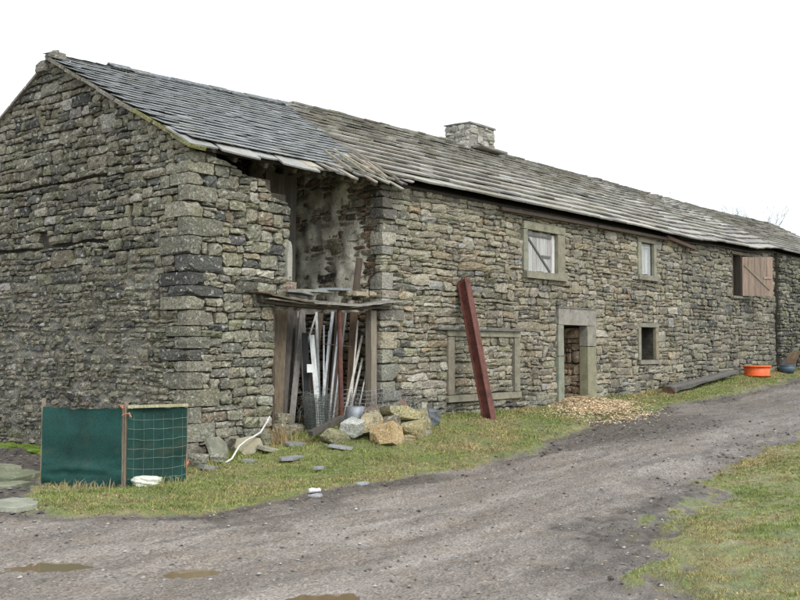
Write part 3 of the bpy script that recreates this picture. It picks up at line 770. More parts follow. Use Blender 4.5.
mb = MB(); mb.box((o1[1] - .135, .07, o1[2] + .01), (o1[1] - .01, .13, o1[3] - .03), (.62, .62, .58)); mb.build('white_post', M['wood'], wn)
mb = MB(); mb.box((o1[0] + .01, .06, o1[2] + .0), (o1[1] - .02, .12, o1[2] + .018), (.5, .5, .47)); mb.build('bottom_rail', M['wood'], wn)
# --- narrow shuttered window further along
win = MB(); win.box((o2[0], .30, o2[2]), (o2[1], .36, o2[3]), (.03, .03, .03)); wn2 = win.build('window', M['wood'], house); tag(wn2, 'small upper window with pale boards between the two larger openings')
dblock(wn2, (W2[0], -.02, o2[3] - .01), (W2[1], .30, W2[3]), name='stone_lintel'); dblock(wn2, (W2[0] - .05, -.08, W2[2] - .02), (W2[1] + .04, .30, o2[2]), name='stone_sill')
dblock(wn2, (W2[0], -.02, o2[2]), (o2[0], .30, o2[3] - .01), name='stone_jamb'); dblock(wn2, (o2[1], -.02, o2[2]), (W2[1], .30, o2[3] - .01), name='stone_jamb')
plank_panel(wn2, o2[0] + .02, o2[1] - .04, o2[2] + .03, o2[3] - .16, .09, 4, (.42, .43, .43))
mb = MB(); mb.box((o2[0] + .02, .08, o2[3] - .15), (o2[1] - .04, .12, o2[3] - .03), (.45, .46, .46)); mb.build('top_board', M['wood'], wn2)
# --- open vent window below
v3 = MB(); v3.box((o3[0] + .02, .42, o3[3] - .10), (o3[1] - .02, .52, o3[3] - .01), (.12, .09, .06)); wn3 = v3.build('window', M['wood'], house); tag(wn3, 'small open square window with a rough stone frame near the ground')
dblock(wn3, (W3[0], -.02, o3[3]), (W3[1], .42, W3[3]), name='stone_lintel'); dblock(wn3, (W3[0] + .04, -.04, W3[2]), (W3[1], .42, o3[2]), name='stone_sill')
dblock(wn3, (W3[0], -.015, o3[2]), (o3[0], .42, o3[3]), name='stone_jamb'); dblock(wn3, (o3[1], -.015, o3[2]), (W3[1], .55, o3[3]), (.25, .215, .15), name='stone_jamb')
# --- doorway with dressed surround
dw = MB(); dw.box((DR[0] - .02, -.05, DR[3] - .03), (DR[1] + .0, .04, DR[3]), (.19, .185, .165)); dr = dw.build('doorway', M['dressed'], house); tag(dr, 'open doorway framed by long dressed stones')
dblock(dr, (DR[0] + .02, -.035, od[3]), (DR[1] - .02, .45, DR[3] - .03), (.25, .243, .205), 'door_lintel')
dblock(dr, (DR[0], -.03, 1.62), (od[0], .45, od[3]), (.235, .235, .19), 'door_jamb'); dblock(dr, (DR[0], -.035, .2), (od[0], .45, 1.615), (.225, .23, .18), 'door_jamb')
dblock(dr, (od[1], -.03, 1.85), (DR[1], .20, od[3]), (.235, .235, .19), 'door_jamb'); dblock(dr, (od[1], -.032, .2), (DR[1], .20, 1.845), (.225, .225, .15), 'door_jamb')
# --- blocked mullion window: dressed frame flush with rubble fill
bw_ = MB(); bw_.box((BW[0] - .35, -.075, 2.155), (BW[1] - .05, .05, 2.20), (.15, .145, .13)); bf = bw_.build('blocked_window', M['dressed'], house); tag(bf, 'stone frame of a walled-up window behind the rusty girder')
GRN = (.235, .218, .165)
dblock(bf, (BW[0] + .0, -.03, 2.03), (BW[1] + .0, .12, 2.15), GRN, 'stone_lintel'); dblock(bf, (BW[0], -.05, .73), (BW[1], .12, .87), GRN, 'stone_sill')
dblock(bf, (BW[0] + .02, -.032, .875), (BW[0] + .24, .12, 2.025), GRN, 'stone_jamb'); dblock(bf, (BW[1] - .26, -.032, .875), (BW[1] - .04, .12, 2.025), GRN, 'stone_jamb')

# --- stone slate roof
PALH = [((.27, .255, .22), 5), ((.315, .30, .265), 4), ((.22, .205, .172), 3), ((.235, .212, .17), 1), ((.17, .166, .15), 1), ((.37, .36, .33), 1)]
hroof = roof_deck(house, 4.42, 17.74)
def stone_roof(bname, xl, xr, seed, wmul=1.0, pal=PALH, first=.0):
    r = random.Random(seed); d = first; k = 0
    while d < SL - .08:
        ex = .40 - .17 * d / SL; x = xl(d) - r.uniform(0, .3); wm = (.66 - .28 * d / SL) * wmul
        while x < xr(d):
            w_ = wm * r.uniform(.7, 1.7); a_, b_ = max(x, xl(d)), min(x + w_, xr(d))
            if b_ - a_ > .1:
                slate(bname, (a_ + b_) / 2, d + r.gauss(0, .009), b_ - a_ - .008, min(ex * 2.1, SL - d + .05), r.uniform(.034, .044), pick(pal, r), .090 + abs(r.gauss(0, .007)), r, .014,
                      0 if r.random() > .02 else r.uniform(.03, .08), r.gauss(0, .009))
            x += w_
        d += ex; k += 1
stone_roof('house', lambda d: bdry(d) + .12, lambda d: 17.74, 61)
flush_slates('house', hroof, M['stone_slate'], 'stone_slate', 295)
# slipped slates and bare battens at the broken corner
rs = random.Random(14)
SLIPS = [(2.45, -.06, .14, .30), (2.78, -.20, .12, .13), (2.98, -.12, .10, .15), (3.20, -.27, .14, .11), (3.40, -.18, .11, .14), (3.60, -.33, .13, .12), (3.80, -.24, .10, .13), (3.99, -.37, .13, .11),
         (4.18, -.22, .08, .14), (4.36, -.36, .12, .12), (4.56, -.25, .06, .18), (4.80, -.16, .02, .26), (3.15, .30, .1, .24), (3.6, .24, .14, .22), (4.05, .24, .1, .24), (4.4, .34, .04, .28), (3.85, .5, .12, .3), (4.3, .62, .06, .34)]
for k, (x, d_, yw, w_) in enumerate(SLIPS):
    slate('slip', x, d_, w_, rs.uniform(.55, .8), rs.uniform(.02, .032), pick(PALH, rs) if k % 3 else vary((.33, .29, .225), .1), -.03 + .05 * (k % 3), rs, .04, 0, yw)
for (ar, vv, ff, c) in SLATES['slip']: MB().add(vv, ff, c).build('slipped_slate', M['stone_slate'], hroof)
for k, (x, y0, y1) in enumerate(((3.30, -.30, .35), (3.62, -.36, .30), (3.80, -.33, .55), (4.22, -.40, .2), (4.45, -.38, .62), (4.12, -.2, .5))):
    z0, z1 = roofz(x, y0) + .06 + .02 * (k % 3), roofz(x, y1) + .13
    dv = np.array([.10 * math.sin(k * 2.4), y1 - y0, z1 - z0]); nv_ = np.array([0, -dv[2], dv[1]]) / np.linalg.norm(dv)
    mb = MB(); mb.obox((x, (y0 + y1) / 2, (z0 + z1) / 2), (.028, 0, 0), dv / 2, nv_ * .02, vary(((.28, .24, .18), (.21, .19, .155), (.32, .28, .22))[k % 3], .12)); mb.build('loose_batten', M['wood'], hroof)
x = 5.5
while x < 11.7 or 13.1 < x < 17.7 or 11.7 <= x <= 13.1:
    if x >= 17.5: break
    L_ = rng.uniform(.5, .8)
    ridge_tile(hroof, x, min(x + L_, 17.74), M['stone_slate'], vary((.27, .265, .225), .15), .19, .045, rng.uniform(-.01, .025)); x += L_ + .012
# chimney
chim = MB(); chim.box((11.85, 3.235, 6.6), (12.97, 4.02, 7.66), (.26, .25, .23)); ch = chim.build('chimney', M['mortar'], hroof)
PAL_CH = [((.33, .315, .28), 4), ((.28, .265, .235), 3), ((.38, .365, .33), 2), ((.23, .22, .195), 1)]
rc = random.Random(4)
CH = []
for (pl, at, a0, a1) in (('y', 3.21, 11.84, 13.0), ('x', 11.82, 3.22, 4.04)):
    to3 = (lambda a, z, d, at=at: (a, at - d, z)) if pl == 'y' else (lambda a, z, d, at=at: (at - d, a, z))
    for rect in pack(a0, a1, 6.66, lambda a: 7.66, [], lambda a, z: (.32, .15), rc):
        vv, ff = stone_geom(rect, to3, rc, .004, None, 0, False, pl == 'x'); MB()
        CH.append((vv, ff, pick(PAL_CH, rc)))
cm = MB()
for vv, ff, c in CH: cm.add(vv, ff, c)
tag(cm.build('chimney_stones', M['stone'], hroof), kind='stuff')
mb = MB(); rock(mb, (12.42, 3.63, 7.69), (.60, .43, .025), (.24, .235, .22), 6, .03, .03); mb.build('chimney_cap', M['stone_slate'], hroof)
mb = MB(); rock(mb, (12.5, 3.06, 7.03), (.62, .17, .03), (.2, .19, .165), 6, .03, .03); mb.build('drip_stone', M['stone_slate'], hroof)
mb = MB()
mb.add([(11.78, 2.95, roofz(12, 2.95) + .07), (13.1, 2.95, roofz(13, 2.95) + .07), (13.02, 3.24, 6.99), (11.84, 3.24, 6.99)], [(0, 1, 2, 3)], (.36, .36, .34))
mb.add([(11.62, 3.75, 7.26), (11.66, 3.1, roofz(11.7, 3.1) + .09), (11.84, 3.2, 7.0), (11.84, 3.8, 7.32)], [(0, 1, 2, 3)], (.34, .33, .31)); mb.build('mortar_fillet', M['plaster'], hroof)
# wall plate under the eave and a fallen gutter board
for (x0, x1, z0, z1) in ((8.2, 12.4, 4.735, 4.77), (12.45, 17.0, 4.77, 4.80)):
    mb = MB(); mb.obox(((x0 + x1) / 2, -.10, (z0 + z1) / 2 - .0), ((x1 - x0) / 2, 0, (z1 - z0) / 2), (0, .04, 0), (0, 0, .035), (.075, .055, .045)); mb.build('gutter_board', M['wood'], hroof)
mb = MB(); mb.obox((17.35, -.12, 4.76), (.95, 0, -.085), (0, .04, 0), (0, 0, .045), (.10, .065, .05)); mb.build('gutter_board', M['wood'], hroof)

# ================================================================== 3. the hay barn beyond the straight joint
hay = empty('hay_barn', (17.72, 0, 0), 'stone hay barn joining the farmhouse, with a hinged plank hatch under its eave', 'barn')
Y0, Y1 = 17.78, 25.44; HT = (21.55, 22.95, 3.46, 4.78)
mb = MB(); solid_wall(mb, 'y', .09, .5, [Y0, HT[0], HT[1], Y1], [-.1, HT[2], HT[3], 5.0], lambda a, z: not inrect(a, z, [HT]), MORT); yw = mb.build('front_wall', M['mortar'], hay)
rubble('hay', yw, 'y', .02, Y0, Y1, .3, lambda a: float(ip(EAVE, a)) - .03, [HT], lambda a, z: (.36, .15), PAL_FAR, 95, gap=.009)
flush_stones('hay', 280)
mb = MB(); mb.box((Y0, 7.0, 0), (Y1, 7.4, 5.0), MORT); mb.build('back_wall', M['mortar'], hay)
mb = MB(); mb.box((Y0, .6, 3.0), (Y1, 7.0, 3.15), EARTH); mb.build('loft_floor', M['mortar'], hay)
hroof2 = roof_deck(hay, 17.75, 25.5)
PALF = [((.265, .252, .22), 5), ((.305, .292, .26), 3), ((.215, .203, .175), 3), ((.225, .2, .165), 1), ((.15, .147, .135), 1), ((.35, .34, .31), 1)]
stone_roof('hay', lambda d: 17.75, lambda d: 25.5, 71, 1.1, PALF)
flush_slates('hay', hroof2, M['stone_slate'], 'stone_slate', 260)
x = 17.6
while x < 25.3:
    L_ = rng.uniform(.5, .8); ridge_tile(hroof2, x, x + L_, M['stone_slate'], vary((.25, .245, .21), .15), .19, .045, rng.uniform(-.015, .02)); x += L_ + .012
htch = MB(); htch.box((HT[0] - .1, -.01, HT[3]), (HT[1] + .1, .35, HT[3] + .09), (.16, .13, .10)); hh = htch.build('hatch', M['wood'], hay); tag(hh, 'square hatch opening with its brown plank door swung out')
mb = MB(); mb.box((HT[0], .05, HT[2]), (HT[0] + .12, .25, HT[3]), (.10, .075, .06)); mb.build('hatch_frame', M['wood'], hh)
mb = MB(); mb.box((HT[0] - .05, -.03, HT[2] - .07), (HT[1] + .05, .3, HT[2]), (.2, .19, .16)); mb.build('stone_sill', M['dressed'], hh)
an = math.radians(-47); plank_panel(hh, 22.22, 22.22 + 1.0, HT[2] + .02, HT[3] - .06, -.03, 5, (.285, .215, .17), .03, dirx=(math.cos(an), math.sin(an)),
            brace=[((.08, .80), (.9, .16), .07, 'brace', (.27, .22, .17)), ((.70, .46), (.96, .46), .05, 'latch', (.4, .3, .26))])
mb = MB(); mb.box((22.14, -.02, HT[2]), (22.235, .25, HT[3]), (.06, .05, .04)); mb.build('hatch_frame', M['wood'], hh)

# ================================================================== 4. the last building at the right edge
byre = empty('stone_byre', (25.46, -.12, 0), 'dark mossy stone byre at the far right end of the range', 'barn')
B0, B1 = 25.50, 36.0
mb = MB(); mb.box((B0, -.06, 0), (B1, .5, 5.1), MORT); bwl = mb.build('front_wall', M['mortar'], byre)
rubble('byre', bwl, 'y', -.14, B0, 31.0, .6, lambda a: float(ip(EAVE, a)) - .04, [], lambda a, z: (.30, .13), PAL_DARK, 101, gap=.016)
flush_stones('byre', 200)
mb = MB(); mb.box((B0, 7.0, 0), (B1, 7.4, 5.1), MORT); mb.box((B1 - .5, .5, 0), (B1, 7.0, 5.0), MORT); mb.build('back_wall', M['mortar'], byre)
broof2 = roof_deck(byre, 25.5, 36.0)
stone_roof('byre', lambda d: 25.52, lambda d: 36.0, 81, 1.2, PALF, -.08)
flush_slates('byre', broof2, M['stone_slate'], 'stone_slate', 200)
x = 25.4
while x < 35.8:
    L_ = rng.uniform(.5, .8); ridge_tile(broof2, x, x + L_, M['stone_slate'], vary((.25, .245, .21), .15), .19, .045, rng.uniform(-.015, .02)); x += L_ + .012
# ================================================================== things standing about
def onground(x, y, dz=0.0): return (x, y, gpt(x, y) + dz)

# --- green windbreak netting, two panels
def net_panel(A, B, zl, zr, name, label, wires, rail, sag, seed):
    r = random.Random(seed); A = np.array(A); B = np.array(B); ux = (B - A)[:2] / np.linalg.norm((B - A)[:2]); nn = np.array([ux[1], -ux[0]])
    root = empty(name, (float(A[0]), float(A[1]), gpt(A[0], A[1])), label, 'windbreak', 'green netting panels by the gable')
    nu, nv = 30, 28; vv = []; ff = []
    for i in range(nu + 1):
        u_ = i / nu; p = A[:2] + (B - A)[:2] * u_; g_ = gpt(*p); zt = zl + (zr - zl) * u_
        for j in range(nv + 1):
            v_ = j / nv; z = g_ + .03 + (zt - .03) * v_
            if j == nv: z -= sag * math.sin(math.pi * u_) + r.uniform(0, .006)
            if j == 0: z += .015 * math.sin(7 * u_) + r.uniform(0, .01)
            d = .012 * math.sin(5 * u_ + 3 * v_) + .008 * math.sin(11 * v_ + 2 * u_)
            if not wires: d += .028 * math.exp(-((v_ - .17 - .04 * math.sin(4 * u_)) / .035) ** 2) + .016 * math.exp(-((v_ - .09) / .03) ** 2) + .01 * math.sin(26 * v_ + 2 * math.sin(3 * u_)) * (v_ < .3)
            else: d += .006 * math.sin(18 * u_)
            vv.append((p[0] + nn[0] * d, p[1] + nn[1] * d, z))
    for i in range(nu):
        for j in range(nv): q = i * (nv + 1) + j; ff.append((q, q + nv + 1, q + nv + 2, q + 1))
    MB().add(vv, ff, (.009, .050, .043) if not wires else (.009, .045, .036)).build('netting', M['net'], root, True)
    for (p, h, tag_) in ((A, zl, 0), (B, zr, 1)):
        mb = MB(); off = -nn * .04; g_ = gpt(*p[:2])
        mb.obox((p[0] + off[0], p[1] + off[1], g_ + h / 2), (ux[0] * .022, ux[1] * .022, 0), (nn[0] * .02, nn[1] * .02, 0), (.004, 0, h / 2 + .10 * (1 - tag_)), vary((.22, .19, .14), .1)); mb.build('post', M['wood'], root)
    if rail:
        mb = MB(); p = (A + B) / 2; zt = (zl + zr) / 2 + gpt(*p[:2]); dv = np.array([*(B - A)[:2], (zr + gpt(*B[:2])) - (zl + gpt(*A[:2]))]) / 2
        mb.obox((p[0] + nn[0] * .02, p[1] + nn[1] * .02, zt + .015), dv, (nn[0] * .02, nn[1] * .02, 0), (0, 0, .018), (.40, .38, .24)); mb.build('top_rail', M['wood'], root)
    if wires:
        mb = MB()
        for k in range(7):
            h = .12 + k * .125; pts = []
            for q in range(9):
                u_ = q / 8; p = A[:2] + (B - A)[:2] * u_; zz = gpt(*A[:2]) + h + ((zr + gpt(*B[:2])) - (zl + gpt(*A[:2]))) * u_ * 1.0
                pts.append((p[0] + nn[0] * .035, p[1] + nn[1] * .035, zz + r.uniform(-.008, .008) - .02 * math.sin(math.pi * u_) * (1 + .5 * math.sin(k * 2.1))))
            mb.tube(pts, .002, (.25, .29, .26), 4)
        for k in range(6):
            u_ = (k + .6) / 6.2; p = A[:2] + (B - A)[:2] * u_; zb_ = gpt(*p)
            mb.tube([(p[0] + nn[0] * .034, p[1] + nn[1] * .034, zb_ + .06), (p[0] + nn[0] * .038 + r.uniform(-.01, .01), p[1] + nn[1] * .038, zb_ + .5), (p[0] + nn[0] * .034, p[1] + nn[1] * .034, zb_ + .90)], .0012, (.24, .29, .26), 4)
        mb.build('wire_strands', M['galv'], root)
    # orange twine knots
    for (p, h) in (((A, zl - .05), (B, .25)) if wires else ((B, zr - .02),)):
        mb = MB(); g_ = gpt(*p[:2])
        for k in range(7):
            c = np.array([p[0] + nn[0] * .05, p[1] + nn[1] * .05, g_ + h]); e_ = c + np.array([r.uniform(-.07, .07), r.uniform(-.07, .07), r.uniform(-.05, .05)])
            mb.tube([c, (c + e_) / 2 + [0, 0, .015], e_], .005, (.62, .22, .11), 4)
        mb.build('twine_knot', M['plastic'], root)
net_panel((-2.47, -.24, 0), (-1.78, -.93, 0), 1.0, 1.02, 'windbreak_panel', 'plain green netting windbreak panel on posts, left of the wired one', False, False, .03, 1)
net_panel((-1.72, -.95, 0), (-.93, -1.16, 0), .99, .98, 'windbreak_panel', 'green netting windbreak panel with pale wire strands and timber top rail', True, True, .0, 2)

# --- white bag lying before the wired panel
mb = MB(); x, y, z = onground(-1.58, -1.17); rock(mb, (x, y, z + .05), (.16, .11, .06), (.62, .64, .55), 8, .12, .5, (0, 0, -.6)); rock(mb, (x + .11, y - .05, z + .05), (.06, .06, .05), (.5, .52, .36), 6, .15, .5)
tag(mb.build('plastic_bag', M['plastic']), 'crumpled white plastic bag in the grass before the netting', 'bag')

# --- flat slabs by the gable
def slab(c, hx, hy, th, rot, col, label, cat='slab', tilt=(0, 0), group=None, name='stone_slab', mat='stone_slate'):
    r = random.Random(int(c[0] * 331 + c[1] * 77)); n_ = r.randint(5, 7); pts = []
    for k in range(n_):
        a = 2 * math.pi * (k + .5) / n_ + r.uniform(-.25, .25); sx = max(abs(math.cos(a)), abs(math.sin(a)))
        pts.append((hx * math.cos(a) / sx * r.uniform(.82, 1.02), hy * math.sin(a) / sx * r.uniform(.82, 1.02)))
    R = Matrix.Rotation(rot, 3, 'Z') @ Matrix.Rotation(tilt[0], 3, 'X') @ Matrix.Rotation(tilt[1], 3, 'Y')
    top = [R @ Vector((p[0], p[1], th / 2 + r.uniform(-.004, .004))) + Vector(c) for p in pts]; bot = [R @ Vector((p[0] * 1.02, p[1] * 1.02, -th / 2)) + Vector(c) for p in pts]
    mid = [R @ Vector((p[0] * .96, p[1] * .96, th / 2 + .006)) + Vector(c) for p in pts]
    f = [tuple(range(2 * n_, 3 * n_)), tuple(range(n_, 2 * n_))[::-1]] + [(n_ + k, n_ + (k + 1) % n_, (k + 1) % n_, k) for k in range(n_)] + [(k, (k + 1) % n_, 2 * n_ + (k + 1) % n_, 2 * n_ + k) for k in range(n_)]
    return tag(MB().add([tuple(p) for p in top + bot + mid], f, col).build(name, M[mat]), label, cat, group)
slab(onground(-3.62, -1.52, .02), .44, .30, .05, .75, (.25, .26, .20), 'pale flat slab lying on dark grit at the left edge', tilt=(.05, .03))
slab(onground(-2.05, 1.1, .03), .36, .26, .06, .3, (.15, .165, .10), 'mossy flat slab lying behind the left netting panel', tilt=(.08, -.03))
slab(onground(-1.75, 1.95, .07), .45, .3, .07, .9, (.19, .20, .13), 'mossy slab nearest the gable foot, farther back', tilt=(.05, .05))
slab(onground(-2.5, .55, .02), .32, .2, .06, .1, (.18, .2, .12), 'low mossy slab close beside the left netting post', tilt=(.03, .0))
# moss at the gable foot
mb = MB(); r = random.Random(2)
for k in range(46):
    y = r.uniform(3.0, 5.4); x = -.10 - abs(r.gauss(0, .14)); rock(mb, (x, y, gpt(x, y) + .01), (r.uniform(.05, .11), r.uniform(.05, .11), r.uniform(.02, .05)), vary((.10, .15, .02), .25), 3, .15, .6, r=r)
tag(mb.build('moss', M['leaf']), 'bright green moss along the gable foot', 'moss', kind='stuff')

# --- stones and slates fallen at the foot of the pier
LEAN = [((.42, -.22, .27), .26, .22, .045, .2, (.19, .19, .14), (1.15, .1), 'dark square slab leaning on the pier foot'),
        ((.95, -.30, .25), .25, .18, .05, -.1, (.27, .245, .16), (.75, -.2), 'tawny slab leaning low against the pier, right of the dark one'),
        ((1.15, -.55, .17), .26, .20, .05, .5, (.28, .27, .20), (.2, .1), 'pale slab lying flat below the leaning slabs'),
        ((.62, -.72, .07), .22, .13, .04, .2, (.2, .2, .185), (.1, .1), 'small grey slate in grass below the pier'),
        ((1.62, -.62, .22), .28, .16, .03, .35, (.19, .20, .205), (.12, 0), 'blue-grey slate lying before the doorway edge'),
        ((1.98, -1.28, .25), .36, .21, .03, .55, (.24, .245, .245), (.12, .05), 'large grey slate flat in the grass before the doorway'),
        ((-.02, -.52, .05), .22, .15, .06, .4, (.22, .22, .19), (.1, .2), 'grey stone slab at the very corner of the barn'),
        ((.95, -1.22, .10), .30, .12, .03, .3, (.22, .225, .22), (.05, 0), 'thin grey slate sunk in grass nearer the track')]
for (c, hx, hy, th, rot, col, tl, lab) in LEAN:
    g_ = gpt(c[0], c[1]); zz = g_ + (hy * abs(math.sin(tl[0])) * .85 - .0 if abs(tl[0]) > .3 else .012)
    slab((c[0], c[1], zz), hx, hy, th, rot, col, lab, 'slate', tl, name='fallen_slate')
r = random.Random(41)
for k, (x, y, s_, lab) in enumerate(((.12, -.16, .13, 'mossy lump of stone right under the barn corner'), (.30, -.38, .10, 'squat stone half sunk before the dark leaning slab'), (1.45, -.2, .12, 'rubble stone at the pier end by the dry straw'),
                                      (1.95, .05, .14, 'mossy rubble stone just inside the doorway on the left'), (2.22, .0, .12, 'low stone beside the netting roll'), (2.08, .12, .11, 'stone perched behind the doorway rubble on the left'), (-.15, .12, .12, 'rounded stone by the gable side of the corner'))):
    mb = MB(); g_ = gpt(x, min(y, -.02)); rock(mb, (x, y, g_ + s_ * .55 + (.2 if k == 5 else .02)), (s_ * 1.3, s_, s_ * .7), vary((.2, .19, .14), .2, .05, r), 6, .09, .3, (0, 0, r.uniform(0, 3)), r); tag(mb.build('loose_stone', M['stone']), lab, 'stone', 'loose stones at the barn wall')
# hose
pts = [(.22, -.62, gpt(.22, -.62) + .03), (.40, -.55, .18), (.62, -.46, .34), (.82, -.42, .42), (1.0, -.36, .45), (1.2, -.30, .50), (1.42, -.22, .66), (1.5, -.18, .72)]
mb = MB(); mb.tube(pts, .014, (.62, .61, .57), 6); tag(mb.build('hose', M['plastic']), 'pale hose curling down over the slabs at the pier foot', 'hose')
# dry stalks
def stalks(cx, cy, n_, h, spread, col, label, lean=(0, 0), seed=1, name='dry_stalks'):
    r = random.Random(seed); mb = MB()
    for k in range(n_):
        x, y = cx + r.gauss(0, spread), cy + r.gauss(0, spread * .6); z = gpt(x, y); L_ = h * r.uniform(.4, 1.1); dx, dy = r.gauss(lean[0], .3) * L_, r.gauss(lean[1], .3) * L_
        p0, p1, p2 = np.array([x, y, z]), np.array([x + dx * .4, y + dy * .4, z + L_ * .6]), np.array([x + dx, y + dy, z + L_ * .85])
        s_ = np.array([RT[0], RT[1], 0]) * .006
        mb.add([p0 - s_, p0 + s_, p1 + s_ * .7, p1 - s_ * .7, p2], [(0, 1, 2, 3), (3, 2, 4)], vary(col, .25))
    return tag(mb.build(name, M['leaf']), label, 'plant', kind='stuff')
stalks(1.5, -.42, 60, .42, .12, (.34, .25, .13), 'dry straw stalks at the right edge of the pier foot', (-.5, 0), 3)
stalks(-2.3, -.85, 80, .16, .22, (.25, .22, .12), 'dry grass under the plain netting panel', (0, 0), 4)
stalks(-1.3, -1.3, 70, .14, .25, (.24, .23, .10), 'rough grass under the wired netting panel', (0, 0), 5)

# --- stone heap before the doorway: every stone a thing
HEAP = [((2.55, -1.50, .17), (.30, .24, .20), (.40, .29, .15), .3, 'big ochre boulder at the front of the stone heap'),
        ((2.62, -1.08, .36), (.22, .20, .13), (.40, .34, .22), .9, 'pale cream stone perched on top of the heap'),
        ((2.25, -1.02, .32), (.20, .16, .12), (.40, .41, .37), .2, 'greyish white stone at the left of the heap top'),
        ((3.42, -1.42, .16), (.27, .22, .17), (.27, .23, .12), .5, 'brown mossy boulder at the heap right front'),
        ((3.45, -1.05, .40), (.36, .22, .13), (.30, .27, .15), -.2, 'long mossy stone topping the right side of the heap'),
        ((4.05, -1.02, .20), (.26, .2, .19), (.24, .22, .13), .4, 'mossy stone closing the heap at its right end'),
        ((2.95, -1.25, .26), (.18, .16, .16), (.17, .15, .11), 1.1, 'dark stone wedged in the middle of the heap'),
        ((1.95, -.92, .14), (.30, .18, .13), (.20, .19, .11), .1, 'low mossy stone left of the ochre boulder'),
        ((2.98, -.82, .42), (.2, .15, .1), (.13, .10, .08), .6, 'dark flat stone behind the heap top'),
        ((3.75, -1.42, .06), (.14, .1, .07), (.3, .28, .22), .2, 'small pale stone in grass right of the heap'),
        ((3.05, -1.62, .06), (.12, .1, .07), (.27, .22, .12), .8, 'small brown stone tucked before the heap')]
r = random.Random(8)
for (c, h, col, rz, lab) in HEAP:
    c = (3.2 + (c[0] - 3.0) * .92, -1.15 + (c[1] + 1.15) * .9, c[2] * .84)
    mb = MB(); rock(mb, (c[0], c[1], gpt(c[0], c[1]) + c[2] - .055), [q * .9 for q in h], col, 8, .03, .0, (r.uniform(-.3, .3), r.uniform(-.3, .3), rz), r, 7, .88); tag(mb.build('boulder', M['stone']), lab, 'stone', 'stone heap before the doorway')
# timber scrap left of heap
mb = MB(); mb.obox((2.2, -.75, gpt(2.2, -.75) + .22), (.42, .05, .10), (0, .05, 0), (-.01, 0, .035), (.09, .08, .07)); tag(mb.build('timber_scrap', M['wood']), 'dark timber offcut lying on the left of the stone heap', 'timber')
# dark upright scraps with a white strut right of the heap
def bar(p, q, w_, th, col, name, label, mat='wood', cat='plank', group=None, face=None):
    p, q = np.array(p, float), np.array(q, float); d_ = q - p; L_ = np.linalg.norm(d_); f_ = np.array(face if face else (-.63, -.78, 0.0)); s_ = np.cross(d_, f_); s_ /= np.linalg.norm(s_); n_ = np.cross(s_, d_); n_ /= np.linalg.norm(n_)
    mb = MB(); segs = 6; vv = []; ff = []; bow = rng.uniform(-.008, .008)
    for k in range(segs + 1):
        c = p + d_ * k / segs + n_ * bow * math.sin(math.pi * k / segs) * L_
        for (a, b_) in ((-1, -1), (1, -1), (1, 1), (-1, 1)): vv.append(c + s_ * a * w_ / 2 + n_ * b_ * th / 2)
    for k in range(segs):
        for (i_, j_) in ((0, 1), (1, 2), (2, 3), (3, 0)): ff.append((4 * k + i_, 4 * k + j_, 4 * k + 4 + j_, 4 * k + 4 + i_))
    ff += [(3, 2, 1, 0), (4 * segs, 4 * segs + 1, 4 * segs + 2, 4 * segs + 3)]
    return tag(mb.add(vv, ff, col).build(name, M[mat]), label, cat, group)
g4 = gpt(4.6, -.9)
bar((4.55, -.85, g4), (4.72, -.75, g4 + .36), .09, .03, (.30, .29, .26), 'board_offcut', 'pale board offcut propped right of the stone heap', cat='board')
bar((4.35, -.80, g4 + .1), (4.15, -.70, g4 + .44), .08, .03, (.26, .17, .14), 'board_offcut', 'reddish board offcut sticking up behind the heap end', cat='board')
mb = MB(); rock(mb, (4.62, -.95, g4 + .12), (.17, .12, .14), (.10, .11, .12), 6, .15, .3); tag(mb.build('slate_lump', M['slate']), 'dark slate lump at the foot of the pale offcut', 'stone')

